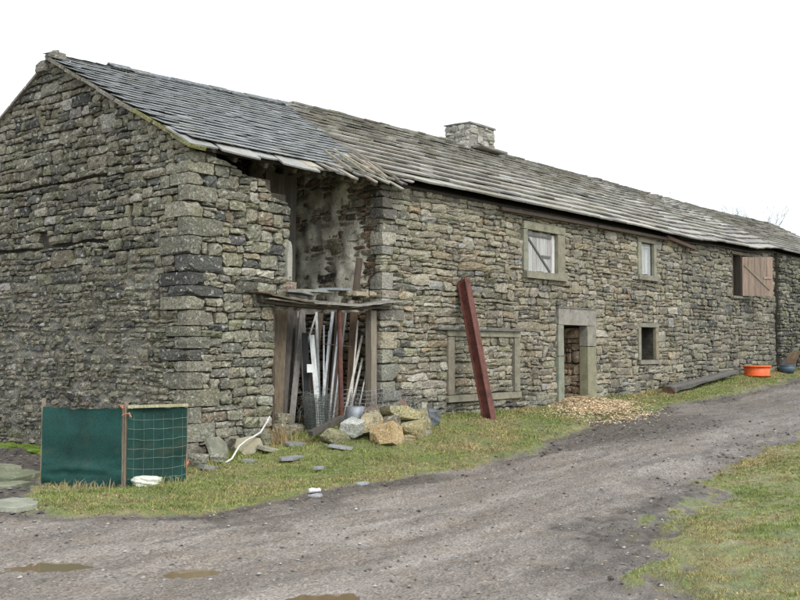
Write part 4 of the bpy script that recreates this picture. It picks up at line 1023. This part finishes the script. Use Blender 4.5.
# --- timbers stored upright inside the doorway
G_ = 'timbers stacked upright in the doorway'
TIM = [((2.06, .26, .42), (2.46, .55, 2.44), .20, .03, (.16, .125, .085), 'wide brown board at the left end of the doorway'),
       ((2.28, .36, .42), (2.80, .70, 2.46), .15, .03, (.09, .08, .07), 'dark grey board second from the left in the doorway'),
       ((2.46, .32, .42), (3.18, .75, 2.46), .10, .04, (.20, .185, .17), 'grey batten leaning right, third from the left'),
       ((2.42, .6, .42), (2.98, .95, 2.44), .24, .03, (.11, .085, .06), 'dark brown board behind the grey batten'),
       ((2.78, .22, .42), (2.87, .40, 2.05), .10, .06, (.022, .023, .025), 'black square post standing by the white board'),
       ((3.01, .18, .42), (3.06, .42, 2.02), .085, .025, (.66, .69, .68), 'bright white board in the middle of the doorway'),
       ((3.36, .5, .6), (3.62, .85, 2.44), .045, .02, (.48, .50, .50), 'pale thin strip just right of the white board'),
       ((2.93, .45, 1.75), (3.52, .75, 2.42), .03, .02, (.45, .46, .45), 'short pale strip crossing above the white board'),
       ((3.19, .34, .5), (4.0, .80, 2.46), .05, .02, (.42, .46, .50), 'bluish strip leaning right behind the rusty pole'),
       ((3.15, .25, .5), (3.64, .55, 2.10), .03, .02, (.50, .53, .53), 'thin white strip close to the netting roll'),
       ((3.45, .9, .42), (4.15, 1.25, 2.45), .12, .03, (.12, .095, .07), 'brown board deep in the doorway behind the pole'),
       ((3.78, .62, .42), (4.40, .95, 2.46), .20, .035, (.20, .13, .08), 'wide reddish brown board right of the pole'),
       ((3.55, .6, .42), (4.22, 1.0, 2.46), .05, .04, (.18, .175, .165), 'grey stud leaning behind the pole'),
       ((3.54, .12, .50), (4.36, .40, 2.02), .04, .02, (.46, .45, .40), 'long pale lath leaning right against the right post'),
       ((3.69, .12, .6), (4.32, .36, 1.60), .035, .02, (.42, .41, .37), 'short pale lath below the long one'),
       ((3.95, .10, .8), (4.34, .28, 1.38), .022, .015, (.38, .37, .34), 'shortest thin lath low by the right post'),
       ((2.70, .55, .42), (3.28, .95, 2.44), .07, .03, (.24, .22, .20), 'grey lath between the dark boards and the black post'),
       ((3.30, .7, .42), (3.42, 1.05, 2.46), .14, .03, (.17, .165, .16), 'grey board standing behind the pale thin strip'),
       ((3.62, .45, .42), (4.25, .7, 2.44), .03, .02, (.36, .38, .40), 'slim bluish lath just right of the rusty pole'),
       ((3.95, .8, .42), (4.42, 1.1, 2.46), .16, .03, (.10, .08, .06), 'dark board at the right side behind the laths'),
       ((2.90, 1.0, .42), (3.60, 1.35, 2.46), .18, .03, (.10, .085, .07), 'brown board far back behind the white board'),
       ((2.20, .5, .42), (2.62, .8, 2.46), .06, .03, (.26, .24, .21), 'narrow grey strip between the two left boards'),
       ((3.05, .5, .42), (3.20, .8, 2.46), .09, .03, (.30, .29, .27), 'grey plank just behind the white board'),
       ((3.24, .3, .5), (3.50, .55, 2.20), .028, .02, (.55, .57, .56), 'slim white strip left of the rusty pole'),
       ((3.42, .35, .5), (3.98, .6, 2.44), .035, .02, (.44, .46, .48), 'pale strip passing behind the rusty pole'),
       ((4.02, .42, .45), (4.36, .6, 2.46), .14, .03, (.13, .09, .06), 'dark brown plank beside the right door post'),
       ((3.66, .5, .45), (4.12, .75, 2.46), .13, .03, (.09, .07, .055), 'blackish plank between pole and right boards'),
       ((3.80, .2, .5), (4.22, .38, 2.3), .03, .02, (.50, .49, .45), 'pale lath steeper than its neighbours on the right'),
       ((2.62, .8, .42), (2.50, 1.1, 2.45), .16, .03, (.075, .06, .045), 'dark board far back on the left side')]
for (p, q, w_, th, c, lab) in TIM: bar(p, q, w_, th, c, 'stored_plank', lab, group=G_)
bar((2.785, .185, 1.38), (2.79, .195, 1.52), .11, .012, (.66, .68, .66), 'white_card', 'small white card on the black square post', cat='card', mat='plastic')
# rusty pole
mb = MB(); g_ = gpt(3.1, -.26); mb.tube([(3.08, -.27, g_), (3.15, -.17, 1.4), (3.24, -.06, 2.44)], .042, (.105, .045, .035), 10); mb.tube([(2.75, -.14, 1.86), (3.45, -.14, 1.82)], .006, (.1, .06, .05), 5)
tag(mb.build('rusty_pole', M['metal']), 'thin rusty pole propping up the doorway lintel', 'pole')
# roll of netting: spiral of fine wires
mb = MB(); cx, cy = 2.48, -.28; g_ = gpt(cx, cy) + .02; turns, per = 3, 26
for lv in range(15):
    z = g_ + .56 * lv / 14; pts = []
    for k in range(turns * per + 1):
        a = 2 * math.pi * k / per; rr = (.15 + .035 * k / per) * (1 + .12 * math.sin(2 * a + lv * .15) + .05 * math.sin(3.3 * a - lv * .3)); pts.append((cx + rr * math.cos(a) - .05 * lv / 14, cy + rr * math.sin(a), z + .03 * math.sin(a * .7 + lv * .2)))
    mb.tube(pts, .0026, (.10, .115, .10), 3, False)
for k in range(0, turns * per, 1):
    a = 2 * math.pi * k / per; rr = (.15 + .035 * k / per) * (1 + .12 * math.sin(2 * a) + .05 * math.sin(3.3 * a)); x, y = cx + rr * math.cos(a), cy + rr * math.sin(a)
    mb.tube([(x, y, g_), (x - .025 + rng.uniform(-.01, .01), y, g_ + .3), (x - .05, y, g_ + .57 + rng.uniform(-.03, .03))], .0026, (.10, .115, .10), 3, False)
tag(mb.build('netting_roll', M['net']), 'upright roll of dark wire netting standing in the doorway', 'netting')
# sheep wire hung across the right half of the doorway
mb = MB(); x0, x1, zb, zt = 3.2, 5.35, .5, 1.08
nz_, nx_ = 9, 24
def wp(i, j): x = x0 + (x1 - x0) * i / nx_; z = zb + (zt - zb) * j / (nz_ - 1); return (x + .02 * math.sin(j * 1.3 + i), -.16 - .05 * math.sin(i * .9) - .03 * math.sin(j), z + .02 * math.sin(i * .7) - .06 * (i / nx_))
for j in range(nz_): mb.tube([wp(i, j) for i in range(nx_ + 1)], .0034, (.33, .34, .34), 4, False)
for i in range(nx_ + 1): mb.tube([wp(i, j) for j in range(nz_)], .0034, (.33, .34, .34), 4, False)
tag(mb.build('sheep_netting', M['galv']), 'loose galvanised sheep netting hung behind the stone heap', 'netting')
# tangled fencing wire at the foot of the timbers
mb = MB(); r = random.Random(77)
for k in range(46):
    x0_, z0_ = r.uniform(2.35, 4.1), r.uniform(.45, .7); pts = []; a0_ = r.uniform(0, 6.28); rad = r.uniform(.1, .32); yb_ = r.uniform(-.2, .1)
    for q in range(12):
        a = a0_ + q * r.uniform(.3, .5); pts.append((x0_ + rad * math.cos(a) * (1 + .03 * q), yb_ + .06 * math.sin(q * .8 + k), max(.42, z0_ + .2 + rad * .9 * math.sin(a))))
    mb.tube(pts, .0024, vary((.22, .22, .21) if k % 3 else (.16, .10, .07), .2), 3, False)
for k in range(26):
    x0_ = 2.2 + k * .09; mb.tube([(x0_, -.12 + .03 * math.sin(k), .42), (x0_ + r.uniform(-.05, .05), -.10, .75), (x0_ + r.uniform(-.08, .08), -.08, .98 + r.uniform(-.08, .06))], .0022, (.24, .24, .23), 3, False)
tag(mb.build('wire_tangle', M['galv']), 'tangled old fencing wire round the foot of the stored timbers', 'wire')
# galvanised bucket lying against the pole
bk = empty('metal_bucket', onground(3.25, -.42), 'dull grey metal bucket upturned beside the rusty pole', 'bucket')
mb = MB(); c = onground(3.25, -.42); mb.lathe(c, [(.20, .0), (.205, .02), (.16, .33), (.15, .34), (.0, .345)], (.23, .25, .27), 24); mb.build('body', M['galv'], bk, True)
mb = MB(); mb.lathe((c[0], c[1], c[2]), [(.198, 0), (.212, .006), (.212, .02), (.198, .026)], (.26, .28, .3), 24); mb.build('rim', M['galv'], bk, True)

# --- debris on the lintel
r = random.Random(23)
DEB = [(2.35, .02, 'thin grey slate at the left of the lintel debris', (.36, .2, .02), (.21, .21, .195)), (2.75, .05, 'greenish slate lying across the lintel middle', (.40, .2, .02), (.20, .215, .18)),
       (3.15, .0, 'long blue-grey slate on the lintel', (.42, .17, .018), (.19, .205, .22)), (2.5, .06, 'upper slate of the lintel pile', (.28, .16, .02), (.24, .24, .2)),
       (3.8, .08, 'tan flat stone at the right of the lintel', (.2, .16, .05), (.30, .25, .17))]
for k, (x, y, lab, h, c) in enumerate(DEB):
    slab((x, y, 2.70 + .045 * (k % 3) + (.04 if k == 3 else 0)), h[0], h[1], h[2] + .015, r.uniform(-.15, .15), c, lab, 'slate', (r.uniform(-.04, .04), r.uniform(-.05, .08)), name='lintel_slate', group='debris on the lintel')
for (x, y, s_, lab) in ((3.55, .08, .09, 'small tan stone on the lintel beside the stub'), (3.98, .1, .10, 'stone at the right lintel end against the house'), (3.72, .0, .06, 'tiny pale stone at the lintel front edge'), (2.12, .1, .13, 'mossy stone on the lintel left end by the pier'), (4.2, .06, .08, 'brown stone wedged at the lintel right corner')):
    mb = MB(); rock(mb, (x, y, 2.72 + s_ * .5), (s_ * 1.2, s_, s_ * .7), vary((.28, .24, .17), .2, .05, r), 4, .1, .25, (0, 0, r.uniform(0, 3)), r); tag(mb.build('lintel_stone', M['stone']), lab, 'stone', 'debris on the lintel')
bar((4.02, .28, 2.66), (4.17, .30, 3.42), .11, .06, (.085, .065, .05), 'timber_stub', 'dark timber stub standing on the lintel by the house', cat='timber')

# --- rusty steel girder leaning on the house
p, q = np.array([6.40, -1.02, gpt(6.40, -1.02) - .03]), np.array([6.86, -.085, 3.17])
d_ = (q - p) / np.linalg.norm(q - p); xw = np.array([1.0, 0, 0]); xw = xw - d_ * (xw @ d_); xw /= np.linalg.norm(xw); nn = np.cross(xw, d_)
if nn[1] > 0: nn = -nn
ct, st_ = math.cos(math.radians(-4)), math.sin(math.radians(-4)); xw, nn = xw * ct + nn * st_, nn * ct - xw * st_
gd = empty('steel_girder', tuple(float(k) for k in p), 'rusty red steel girder leaning against the house wall', 'girder')
RUST = (.125, .046, .036)
# flanges left and right edge-on, web between
mid_ = (p + q) / 2; half = (q - p) / 2
MB().obox(mid_ + nn * .0, half, xw * .006, nn * .085, (.12, .04, .03)).build('web', M['metal'], gd)
MB().obox(mid_ + nn * .092, half, xw * .095, nn * .008, RUST).build('flange', M['metal'], gd)
MB().obox(mid_ - nn * .092, half, xw * .095, nn * .008, (.11, .036, .028)).build('flange', M['metal'], gd)

# --- timber baulk lying along the wall
mb = MB(); za, zb_ = gpt(15.0, -.75) + .10, gpt(21.0, -.4) + .20
a_, b_ = np.array([15.0, -.72, za]), np.array([20.3, -.42, zb_]); n_ = 14; vv = []; ff = []; r = random.Random(6)
for k in range(n_ + 1):
    t_ = k / n_; c = a_ + (b_ - a_) * t_; w_ = .20 * (1 + .08 * math.sin(5 * t_)) ; h_ = .095 * (1 + .15 * math.sin(7 * t_ + 1)) * (1 - .3 * t_)
    for q in range(8):
        an_ = math.pi / 8 + q * math.pi / 4; sx = max(abs(math.cos(an_)), abs(math.sin(an_))); vv.append((c[0] + r.gauss(0, .01), c[1] + w_ * math.cos(an_) / sx * .95 + r.gauss(0, .012), c[2] + h_ * math.sin(an_) / sx + r.gauss(0, .01)))
for k in range(n_):
    for q in range(8): ff.append((8 * k + q, 8 * k + (q + 1) % 8, 8 * k + 8 + (q + 1) % 8, 8 * k + 8 + q))
ff += [tuple(range(8))[::-1], tuple(range(8 * n_, 8 * n_ + 8))]
cols = [(.115, .11, .10)] * (len(ff) - 2) + [(.14, .085, .06), (.1, .08, .06)]
tag(mb.add(vv, ff, cols).build('timber_baulk', M['wood']), 'long dark timber baulk lying along the foot of the wall', 'timber')

# --- orange tub, blue bucket, rusty oddments at the far right
tb = empty('orange_tub', onground(21.75, -.62), 'bright orange plastic tub standing in the grass by the wall', 'tub')
c = onground(21.75, -.62); OR = (.78, .135, .03)
MB().lathe(c, [(.0, .01), (.36, .0), (.375, .03), (.365, .06), (.395, .32), (.385, .32), (.35, .05), (.0, .04)], OR, 32).build('body', M['plastic'], tb, True)
MB().lathe((c[0], c[1], c[2]), [(.39, .30), (.425, .305), (.43, .345), (.40, .355), (.385, .33)], OR, 32).build('rim', M['plastic'], tb, True)
mb = MB(); mb.lathe(c, [(.368, .04), (.40, .03), (.40, .07), (.37, .075)], OR, 32); mb.build('base_ring', M['plastic'], tb, True)
bb = empty('blue_bucket', onground(24.1, -.78), 'faded blue bucket half hidden right of the orange tub', 'bucket')
c = onground(24.1, -.78); MB().lathe(c, [(.0, .0), (.2, .0), (.25, .24), (.24, .24), (.19, .02), (.0, .02)], (.075, .12, .17), 24).build('body', M['plastic'], bb, True)
MB().lathe(c, [(.245, .23), (.262, .235), (.262, .26), (.24, .262)], (.09, .14, .19), 24).build('rim', M['plastic'], bb, True)
# rusty mudguard, a curved sheet standing on edge
mb = MB(); vv = []; ff = []; cx, cy, g_ = 25.1, -1.0, gpt(25.1, -1.0)
for k in range(15):
    a = math.pi * (.02 + .86 * k / 14)
    for (rr, yy) in ((.62, 0), (.62, .34), (.58, .34), (.58, 0)): vv.append((cx - rr * math.cos(a) * .62, cy + yy - .62 * rr * math.cos(a) * -.5, g_ + rr * math.sin(a) * 1.05))
for k in range(14):
    for (i_, j_) in ((0, 1), (1, 2), (2, 3), (3, 0)): ff.append((4 * k + i_, 4 * k + j_, 4 * k + 4 + j_, 4 * k + 4 + i_))
ff += [(0, 3, 2, 1), (56, 57, 58, 59)]
tag(mb.add(vv, ff, (.14, .10, .06)).build('mudguard', M['metal']), 'brown curved mudguard standing beside the red lidded box', 'mudguard')
bx_ = empty('wooden_box', onground(25.6, -1.55), 'light wooden box with dark red lid at the right edge', 'box')
c = onground(25.6, -1.55); 
for k in range(3): MB().box((c[0] - .3, c[1] - .45, c[2] + .0 + .13 * k), (c[0] + .6, c[1] + .35, c[2] + .125 + .13 * k), vary((.33, .24, .15), .1)).build('side_board', M['wood'], bx_)
MB().obox((c[0] + .1, c[1] - .05, c[2] + .56), (.55, 0, .10), (0, .5, 0), (-.02, 0, .17), (.15, .045, .035)).build('lid', M['metal'], bx_)
for k, (x, y, lab) in enumerate(((24.6, -.55, 'dark iron scrap lying left of the curved mudguard'), (24.2, -.45, 'second dark scrap close to the wall corner'))):
    bar((x, y, gpt(x, y) + .05), (x + .9, y - .15, gpt(x, y) + .42 + .1 * k), .22, .05, (.055, .05, .048), 'iron_scrap', lab, 'metal', 'scrap')

# --- shavings before the door
mb = MB(); r = random.Random(12); vs_pt = []
def shz(x, y): return .11 * math.exp(-(((x - 11.4) / .9) ** 2 + ((y + .25) / .75) ** 2)) + .035 * math.exp(-(((x - 10.3) / 1.3) ** 2 + ((y + 1.25) / .6) ** 2))
n1, n2 = 34, 26; vv = []; ff = []
for i in range(n1 + 1):
    for j in range(n2 + 1):
        x = 8.4 + 4.6 * i / n1; y = -2.3 + 2.7 * j / n2; h = shz(x, y); vv.append((x, y, (gpt(x, y)) + h - .018 + r.uniform(-.008, .008)))
for i in range(n1):
    for j in range(n2): q = i * (n2 + 1) + j; ff.append((q, q + n2 + 1, q + n2 + 2, q + 1))
# chips
SH = (.66, .54, .37)
CX = []
for k in range(11500):
    x, y = (r.gauss(11.35, .62), -abs(r.gauss(0, .6)) + .3) if r.random() < .62 else ((r.gauss(10.2, .85), r.gauss(-1.15, .42)) if r.random() < .55 else (r.gauss(9.9, .65), r.gauss(-1.75, .4)))
    if y > .35 and not (od[0] < x < od[1]): continue
    if y > -.04 and not (od[0] + .03 < x < od[1] - .03): continue
    CX.append((x, y))
CX = np.array(CX); gzv = gz(CX[:, 0], CX[:, 1])
for (x, y), g_ in zip(CX, gzv):
    z = g_ + shz(x, y) + r.uniform(-.005, .012); a = r.uniform(0, 6.28); L_, w_ = r.uniform(.02, .055), r.uniform(.008, .02); t1 = r.uniform(-.4, .4)
    ca, sa = math.cos(a), math.sin(a); mb.add([(x - L_ * ca, y - L_ * sa, z - t1 * L_), (x + w_ * sa, y - w_ * ca, z + .004), (x + L_ * ca, y + L_ * sa, z + t1 * L_), (x - w_ * sa, y + w_ * ca, z + .008)], [(0, 1, 2, 3)], vary(SH, .35, .06, r))
keep = [f for f in ff if sum(shz(*vv[i][:2]) for i in f) / 4 > .024]
mb.add(vv, keep, (.42, .31, .19))
tag(mb.build('wood_shavings', M['leaf']), 'pale wood shavings spilled from the open doorway', 'shavings', kind='stuff')

# --- small bright litter by the track
x, y, z = onground(-.82, -3.38); ct = MB(); ct.tube([(x - .06, y + .03, z + .03), (x - .02, y + .01, z + .034), (x + .02, y - .02, z + .03), (x + .06, y - .03, z + .032)], [.028, .033, .024, .03], (.75, .77, .8), 9); tag(ct.build('drink_can', M['galv'], None, False), 'crushed silvery can on the verge edge by the track', 'can')
slab(onground(-.95, -3.55, .015), .10, .07, .02, .3, (.3, .31, .31), 'small grey slate chip beside the silvery can')
slab(onground(.25, -3.2, .02), .12, .08, .02, .1, (.28, .29, .29), 'grey slate chip on the verge edge right of the can')
slab(onground(.6, -2.1, .05), .08, .06, .03, .1, (.27, .28, .29), 'little grey stone alone in the verge grass')

# ------------------------------------------------------------------ grass, gravel, clods (uncountable)
def blades(name, label, x0, x1, y0, y1, dens, hmin, hmax, wd, seed, minx=None):
    R = np.random.RandomState(seed); n_ = int((x1 - x0) * (y1 - y0) * dens)
    x = R.uniform(x0, x1, n_); y = R.uniform(y0, y1, n_)
    gm = grass_mask(x, y); P = np.stack([x, y], 1)
    pat = snoise(P, 1.4, 8) * .5 + snoise(P, 5, 9) * .5
    keep = (gm + R.normal(0, .07, n_) > -.02) & (R.uniform(0, 1, n_) < .80 + .22 * pat) & (~((x > -.05) & (y > -.06))) 
    d = np.stack([x - CAM[0], y - CAM[1], np.zeros(n_)], 1); zz = d @ FW; xx = 400 + F_PX * (d @ RT) / np.maximum(zz, .1)
    keep &= (zz > 3) & (xx > -120) & (xx < 920)
    dist = np.hypot(d[:, 0], d[:, 1]); keep &= R.uniform(0, 1, n_) < np.clip(13 / dist, .25, 1) ** 1.2
    sh_ = np.array([shz(a, b_) for a, b_ in P[keep]]); idx = np.where(keep)[0][sh_ < .024]
    x, y, pat, gm, dist = x[idx], y[idx], pat[idx], gm[idx], dist[idx]; n_ = len(x); z = gz(x, y) - .006
    P = P[idx]; dry = np.clip(.45 + .35 * snoise(P, .9, 2) + .3 * snoise(P, 3.3, 4) + R.normal(0, .28, n_) + .28 * np.exp(-((x + .4) / 1.9) ** 2 - ((y + 2.3) / .8) ** 2) + .10 * (y < -5) + .15 * np.exp(-((x - 5.5) / 1.6) ** 2 - ((y + 1.6) / .6) ** 2), 0, 1)
    wall = np.exp(-((y + .25) / .3) ** 2) * (x > 0)
    tuft = np.clip(snoise(P, 8, 3) * .6 + snoise(P, 17, 5) * .5, -.8, 1.6)
    h = R.uniform(hmin, hmax, n_) * (.8 + .35 * np.clip(pat, -1, 1)) * (.85 + .5 * tuft) * (1 + 1.1 * wall) * np.clip(gm * 3 + .35, .35, 1)
    an = R.uniform(0, 6.28, n_); lean = R.normal(0, .8, n_) * h; la = R.uniform(0, 6.28, n_); w_ = wd * R.uniform(.6, 1.4, n_) * np.clip(dist / 11, .8, 2.2)
    bx = np.stack([np.cos(an), np.sin(an), np.zeros(n_)], 1) * w_[:, None] / 2; b0 = np.stack([x, y, z], 1); tip = b0 + np.stack([np.cos(la) * lean, np.sin(la) * lean, h], 1)
    mid = b0 * .45 + tip * .55 + np.array([0, 0, 1]) * (h * .12)[:, None]
    Vv = np.stack([b0 - bx, b0 + bx, mid + bx * .75, mid - bx * .75, tip], 1).reshape(-1, 3)
    I_ = np.arange(n_) * 5; F1 = np.stack([I_, I_ + 1, I_ + 2, I_ + 3], 1); F2 = np.stack([I_ + 3, I_ + 2, I_ + 4], 1)
    gcol = np.array([.165, .22, .06]); gc2 = np.array([.26, .295, .10]); dcol = np.array([.42, .34, .165]); bcol = np.array([.22, .16, .09])
    mixg = R.uniform(0, 1, n_)[:, None]; c = gcol * mixg + gc2 * (1 - mixg); dm = (dry > .68).astype(float)[:, None]; dc = np.where(R.uniform(0, 1, n_)[:, None] < .7, dcol, bcol)
    c = c * (1 - dm) + dc * dm; c = c * R.uniform(.7, 1.3, n_)[:, None]
    me = bpy.data.meshes.new(name); me.from_pydata(Vv.tolist(), [], F1.tolist() + F2.tolist())
    a = me.attributes.new('col', 'FLOAT_COLOR', 'FACE'); ca = np.ones((2 * n_, 4), np.float32); ca[:n_, :3] = c; ca[n_:, :3] = c; a.data.foreach_set('color', ca.ravel()); me.materials.append(M['leaf']); me.update()
    o = bpy.data.objects.new(name, me); COL.objects.link(o); return tag(o, label, 'grass', kind='stuff')
blades('grass', 'short patchy grass on the verge along the walls', -4.2, 26, -3.9, 0, 4200, .018, .045, .007, 1)
blades('grass', 'short yellowing grass on the field edge right of the track', -4.5, 14, -11.5, -5.6, 7500, .016, .038, .006, 2)

def pebbles(name, label, n_, region, smin, smax, cols, seed, flat=.6, cond=None, cat='gravel'):
    R = np.random.RandomState(seed); x = R.uniform(region[0], region[1], n_); y = R.uniform(region[2], region[3], n_); gm = grass_mask(x, y)
    d = np.stack([x - CAM[0], y - CAM[1], np.zeros(n_)], 1); zz = d @ FW; xx = 400 + F_PX * (d @ RT) / np.maximum(zz, .1)
    k = cond(x, y, gm, R) & (zz > 3) & (xx > -150) & (xx < 950) & (pudd(x, y) > 1.1); x, y = x[k], y[k]; n_ = len(x); z = gz(x, y)
    s_ = smin * (smax / smin) ** (R.uniform(0, 1, n_) ** 2.2)
    base = np.array([(1, 0, 0), (.3, .95, 0), (-.8, .6, 0), (-.8, -.6, 0), (.3, -.95, 0), (.1, 0, 1), (-.05, .1, -.6)])
    Vv = base[None] * (1 + R.normal(0, .18, (n_, 7, 3))); Vv[:, :, 2] *= flat; an = R.uniform(0, 6.28, n_); ca, sa = np.cos(an)[:, None], np.sin(an)[:, None]
    X_ = Vv[:, :, 0] * ca - Vv[:, :, 1] * sa * .75; Y_ = Vv[:, :, 0] * sa + Vv[:, :, 1] * ca * .75
    Vv = np.stack([X_, Y_, Vv[:, :, 2] + .15], 2) * s_[:, None, None] + np.stack([x, y, z], 1)[:, None]
    F0 = np.array([(i, (i + 1) % 5, 5) for i in range(5)] + [((i + 1) % 5, i, 6) for i in range(5)]); FF = (np.arange(n_)[:, None, None] * 7 + F0[None]).reshape(-1, 3)
    C_ = np.array(cols)[R.randint(0, len(cols), n_)] * R.uniform(.7, 1.3, n_)[:, None]
    me = bpy.data.meshes.new(name); me.from_pydata(Vv.reshape(-1, 3).tolist(), [], FF.tolist()); a = me.attributes.new('col', 'FLOAT_COLOR', 'FACE'); cc = np.ones((len(FF), 4), np.float32); cc[:, :3] = np.repeat(C_, 10, 0); a.data.foreach_set('color', cc.ravel())
    me.materials.append(M['pebble']); me.update(); o = bpy.data.objects.new(name, me); COL.objects.link(o); return tag(o, label, cat, kind='stuff')
pebbles('gravel', 'loose grey gravel strewn over the track', 20000, (-7, 24, -10.5, -1), .006, .026, [(.22, .215, .205), (.3, .29, .275), (.16, .15, .14), (.24, .2, .155), (.12, .115, .11)], 5, .55, lambda x, y, g, R: g < -.02)
pebbles('pale_chippings', 'scattered pale stone chips on the track', 260, (-7, 16, -10.5, -1), .012, .024, [(.45, .44, .41), (.38, .36, .32)], 6, .5, lambda x, y, g, R: g < -.02, 'chippings')
pebbles('mud_clods', 'dark mud clods churned up along the verge edge', 20000, (-6, 24, -9.5, -1), .008, .04, [(.06, .05, .042), (.085, .07, .057), (.11, .095, .08)], 7, .6, lambda x, y, g, R: (np.abs(g + .22) < np.abs(R.normal(0, .18, len(x)))) | ((np.hypot((x - 8.3) / 1.9, (y + 3) / 1.0) < 1.5) & (R.uniform(0, 1, len(x)) < .7)), 'mud')
pebbles('dark_clods', 'single dark mud lumps lying on the open track', 380, (-6, 14, -9.5, -3), .005, .04, [(.03, .027, .024), (.05, .043, .037)], 9, .6, lambda x, y, g, R: g < -.3, 'mud')
pebbles('dark_grit', 'dark slaty grit on the ground left of the netting', 5000, (-5.5, -.4, -2.2, 5.5), .01, .05, [(.06, .062, .066), (.09, .09, .09), (.13, .13, .125)], 8, .45, lambda x, y, g, R: (g < -.02) & (x < -.35), 'grit')
pebbles('turf_clods', 'brown clods and leaf litter among the verge grass', 2600, (-4, 22, -3.8, -.3), .01, .03, [(.13, .09, .055), (.09, .07, .05), (.22, .16, .10)], 10, .6, lambda x, y, g, R: g > 0, 'litter')

# ------------------------------------------------------------------ bare trees far behind the roof
def tree(base, H, seed, label):
    r = random.Random(seed); root = empty('bare_tree', base, label, 'tree', 'bare trees behind the roof'); tr = MB(); cr = MB()
    col = (.42, .45, .47)  # bark paled so distance haze and sky glare are put into its colour
    def grow(p, d_, L_, rad, lev):
        e_ = p + d_ * L_; (tr if lev < 2 else cr).tube([p, (p + e_) / 2 + np.array([r.gauss(0, .03), r.gauss(0, .03), 0]) * L_, e_], [rad, rad * .85, rad * .68], col, 5 if lev < 2 else 3, False)
        if lev >= 6: return
        for k in range(3 if lev < 5 else 2):
            nd = d_ + np.array([r.gauss(0, .42), r.gauss(0, .42), r.gauss(.12, .25)]); nd /= np.linalg.norm(nd); grow(p + (e_ - p) * r.uniform(.65, 1), nd, L_ * r.uniform(.62, .82), rad * .6, lev + 1)
    grow(np.array(base, float), np.array([0, 0, 1.0]), H * .27, H * .013, 0)
    tr.build('trunk', M['bark'], root); cr.build('crown', M['bark'], root)
tree((71.0, 17.0, 1.0), 15.6, 3, 'bare winter tree showing over the roof ridge above the plank hatch')
tree((82.0, 25.5, 1.0), 20.0, 9, 'faint bare tree just topping the ridge left of the other tree')
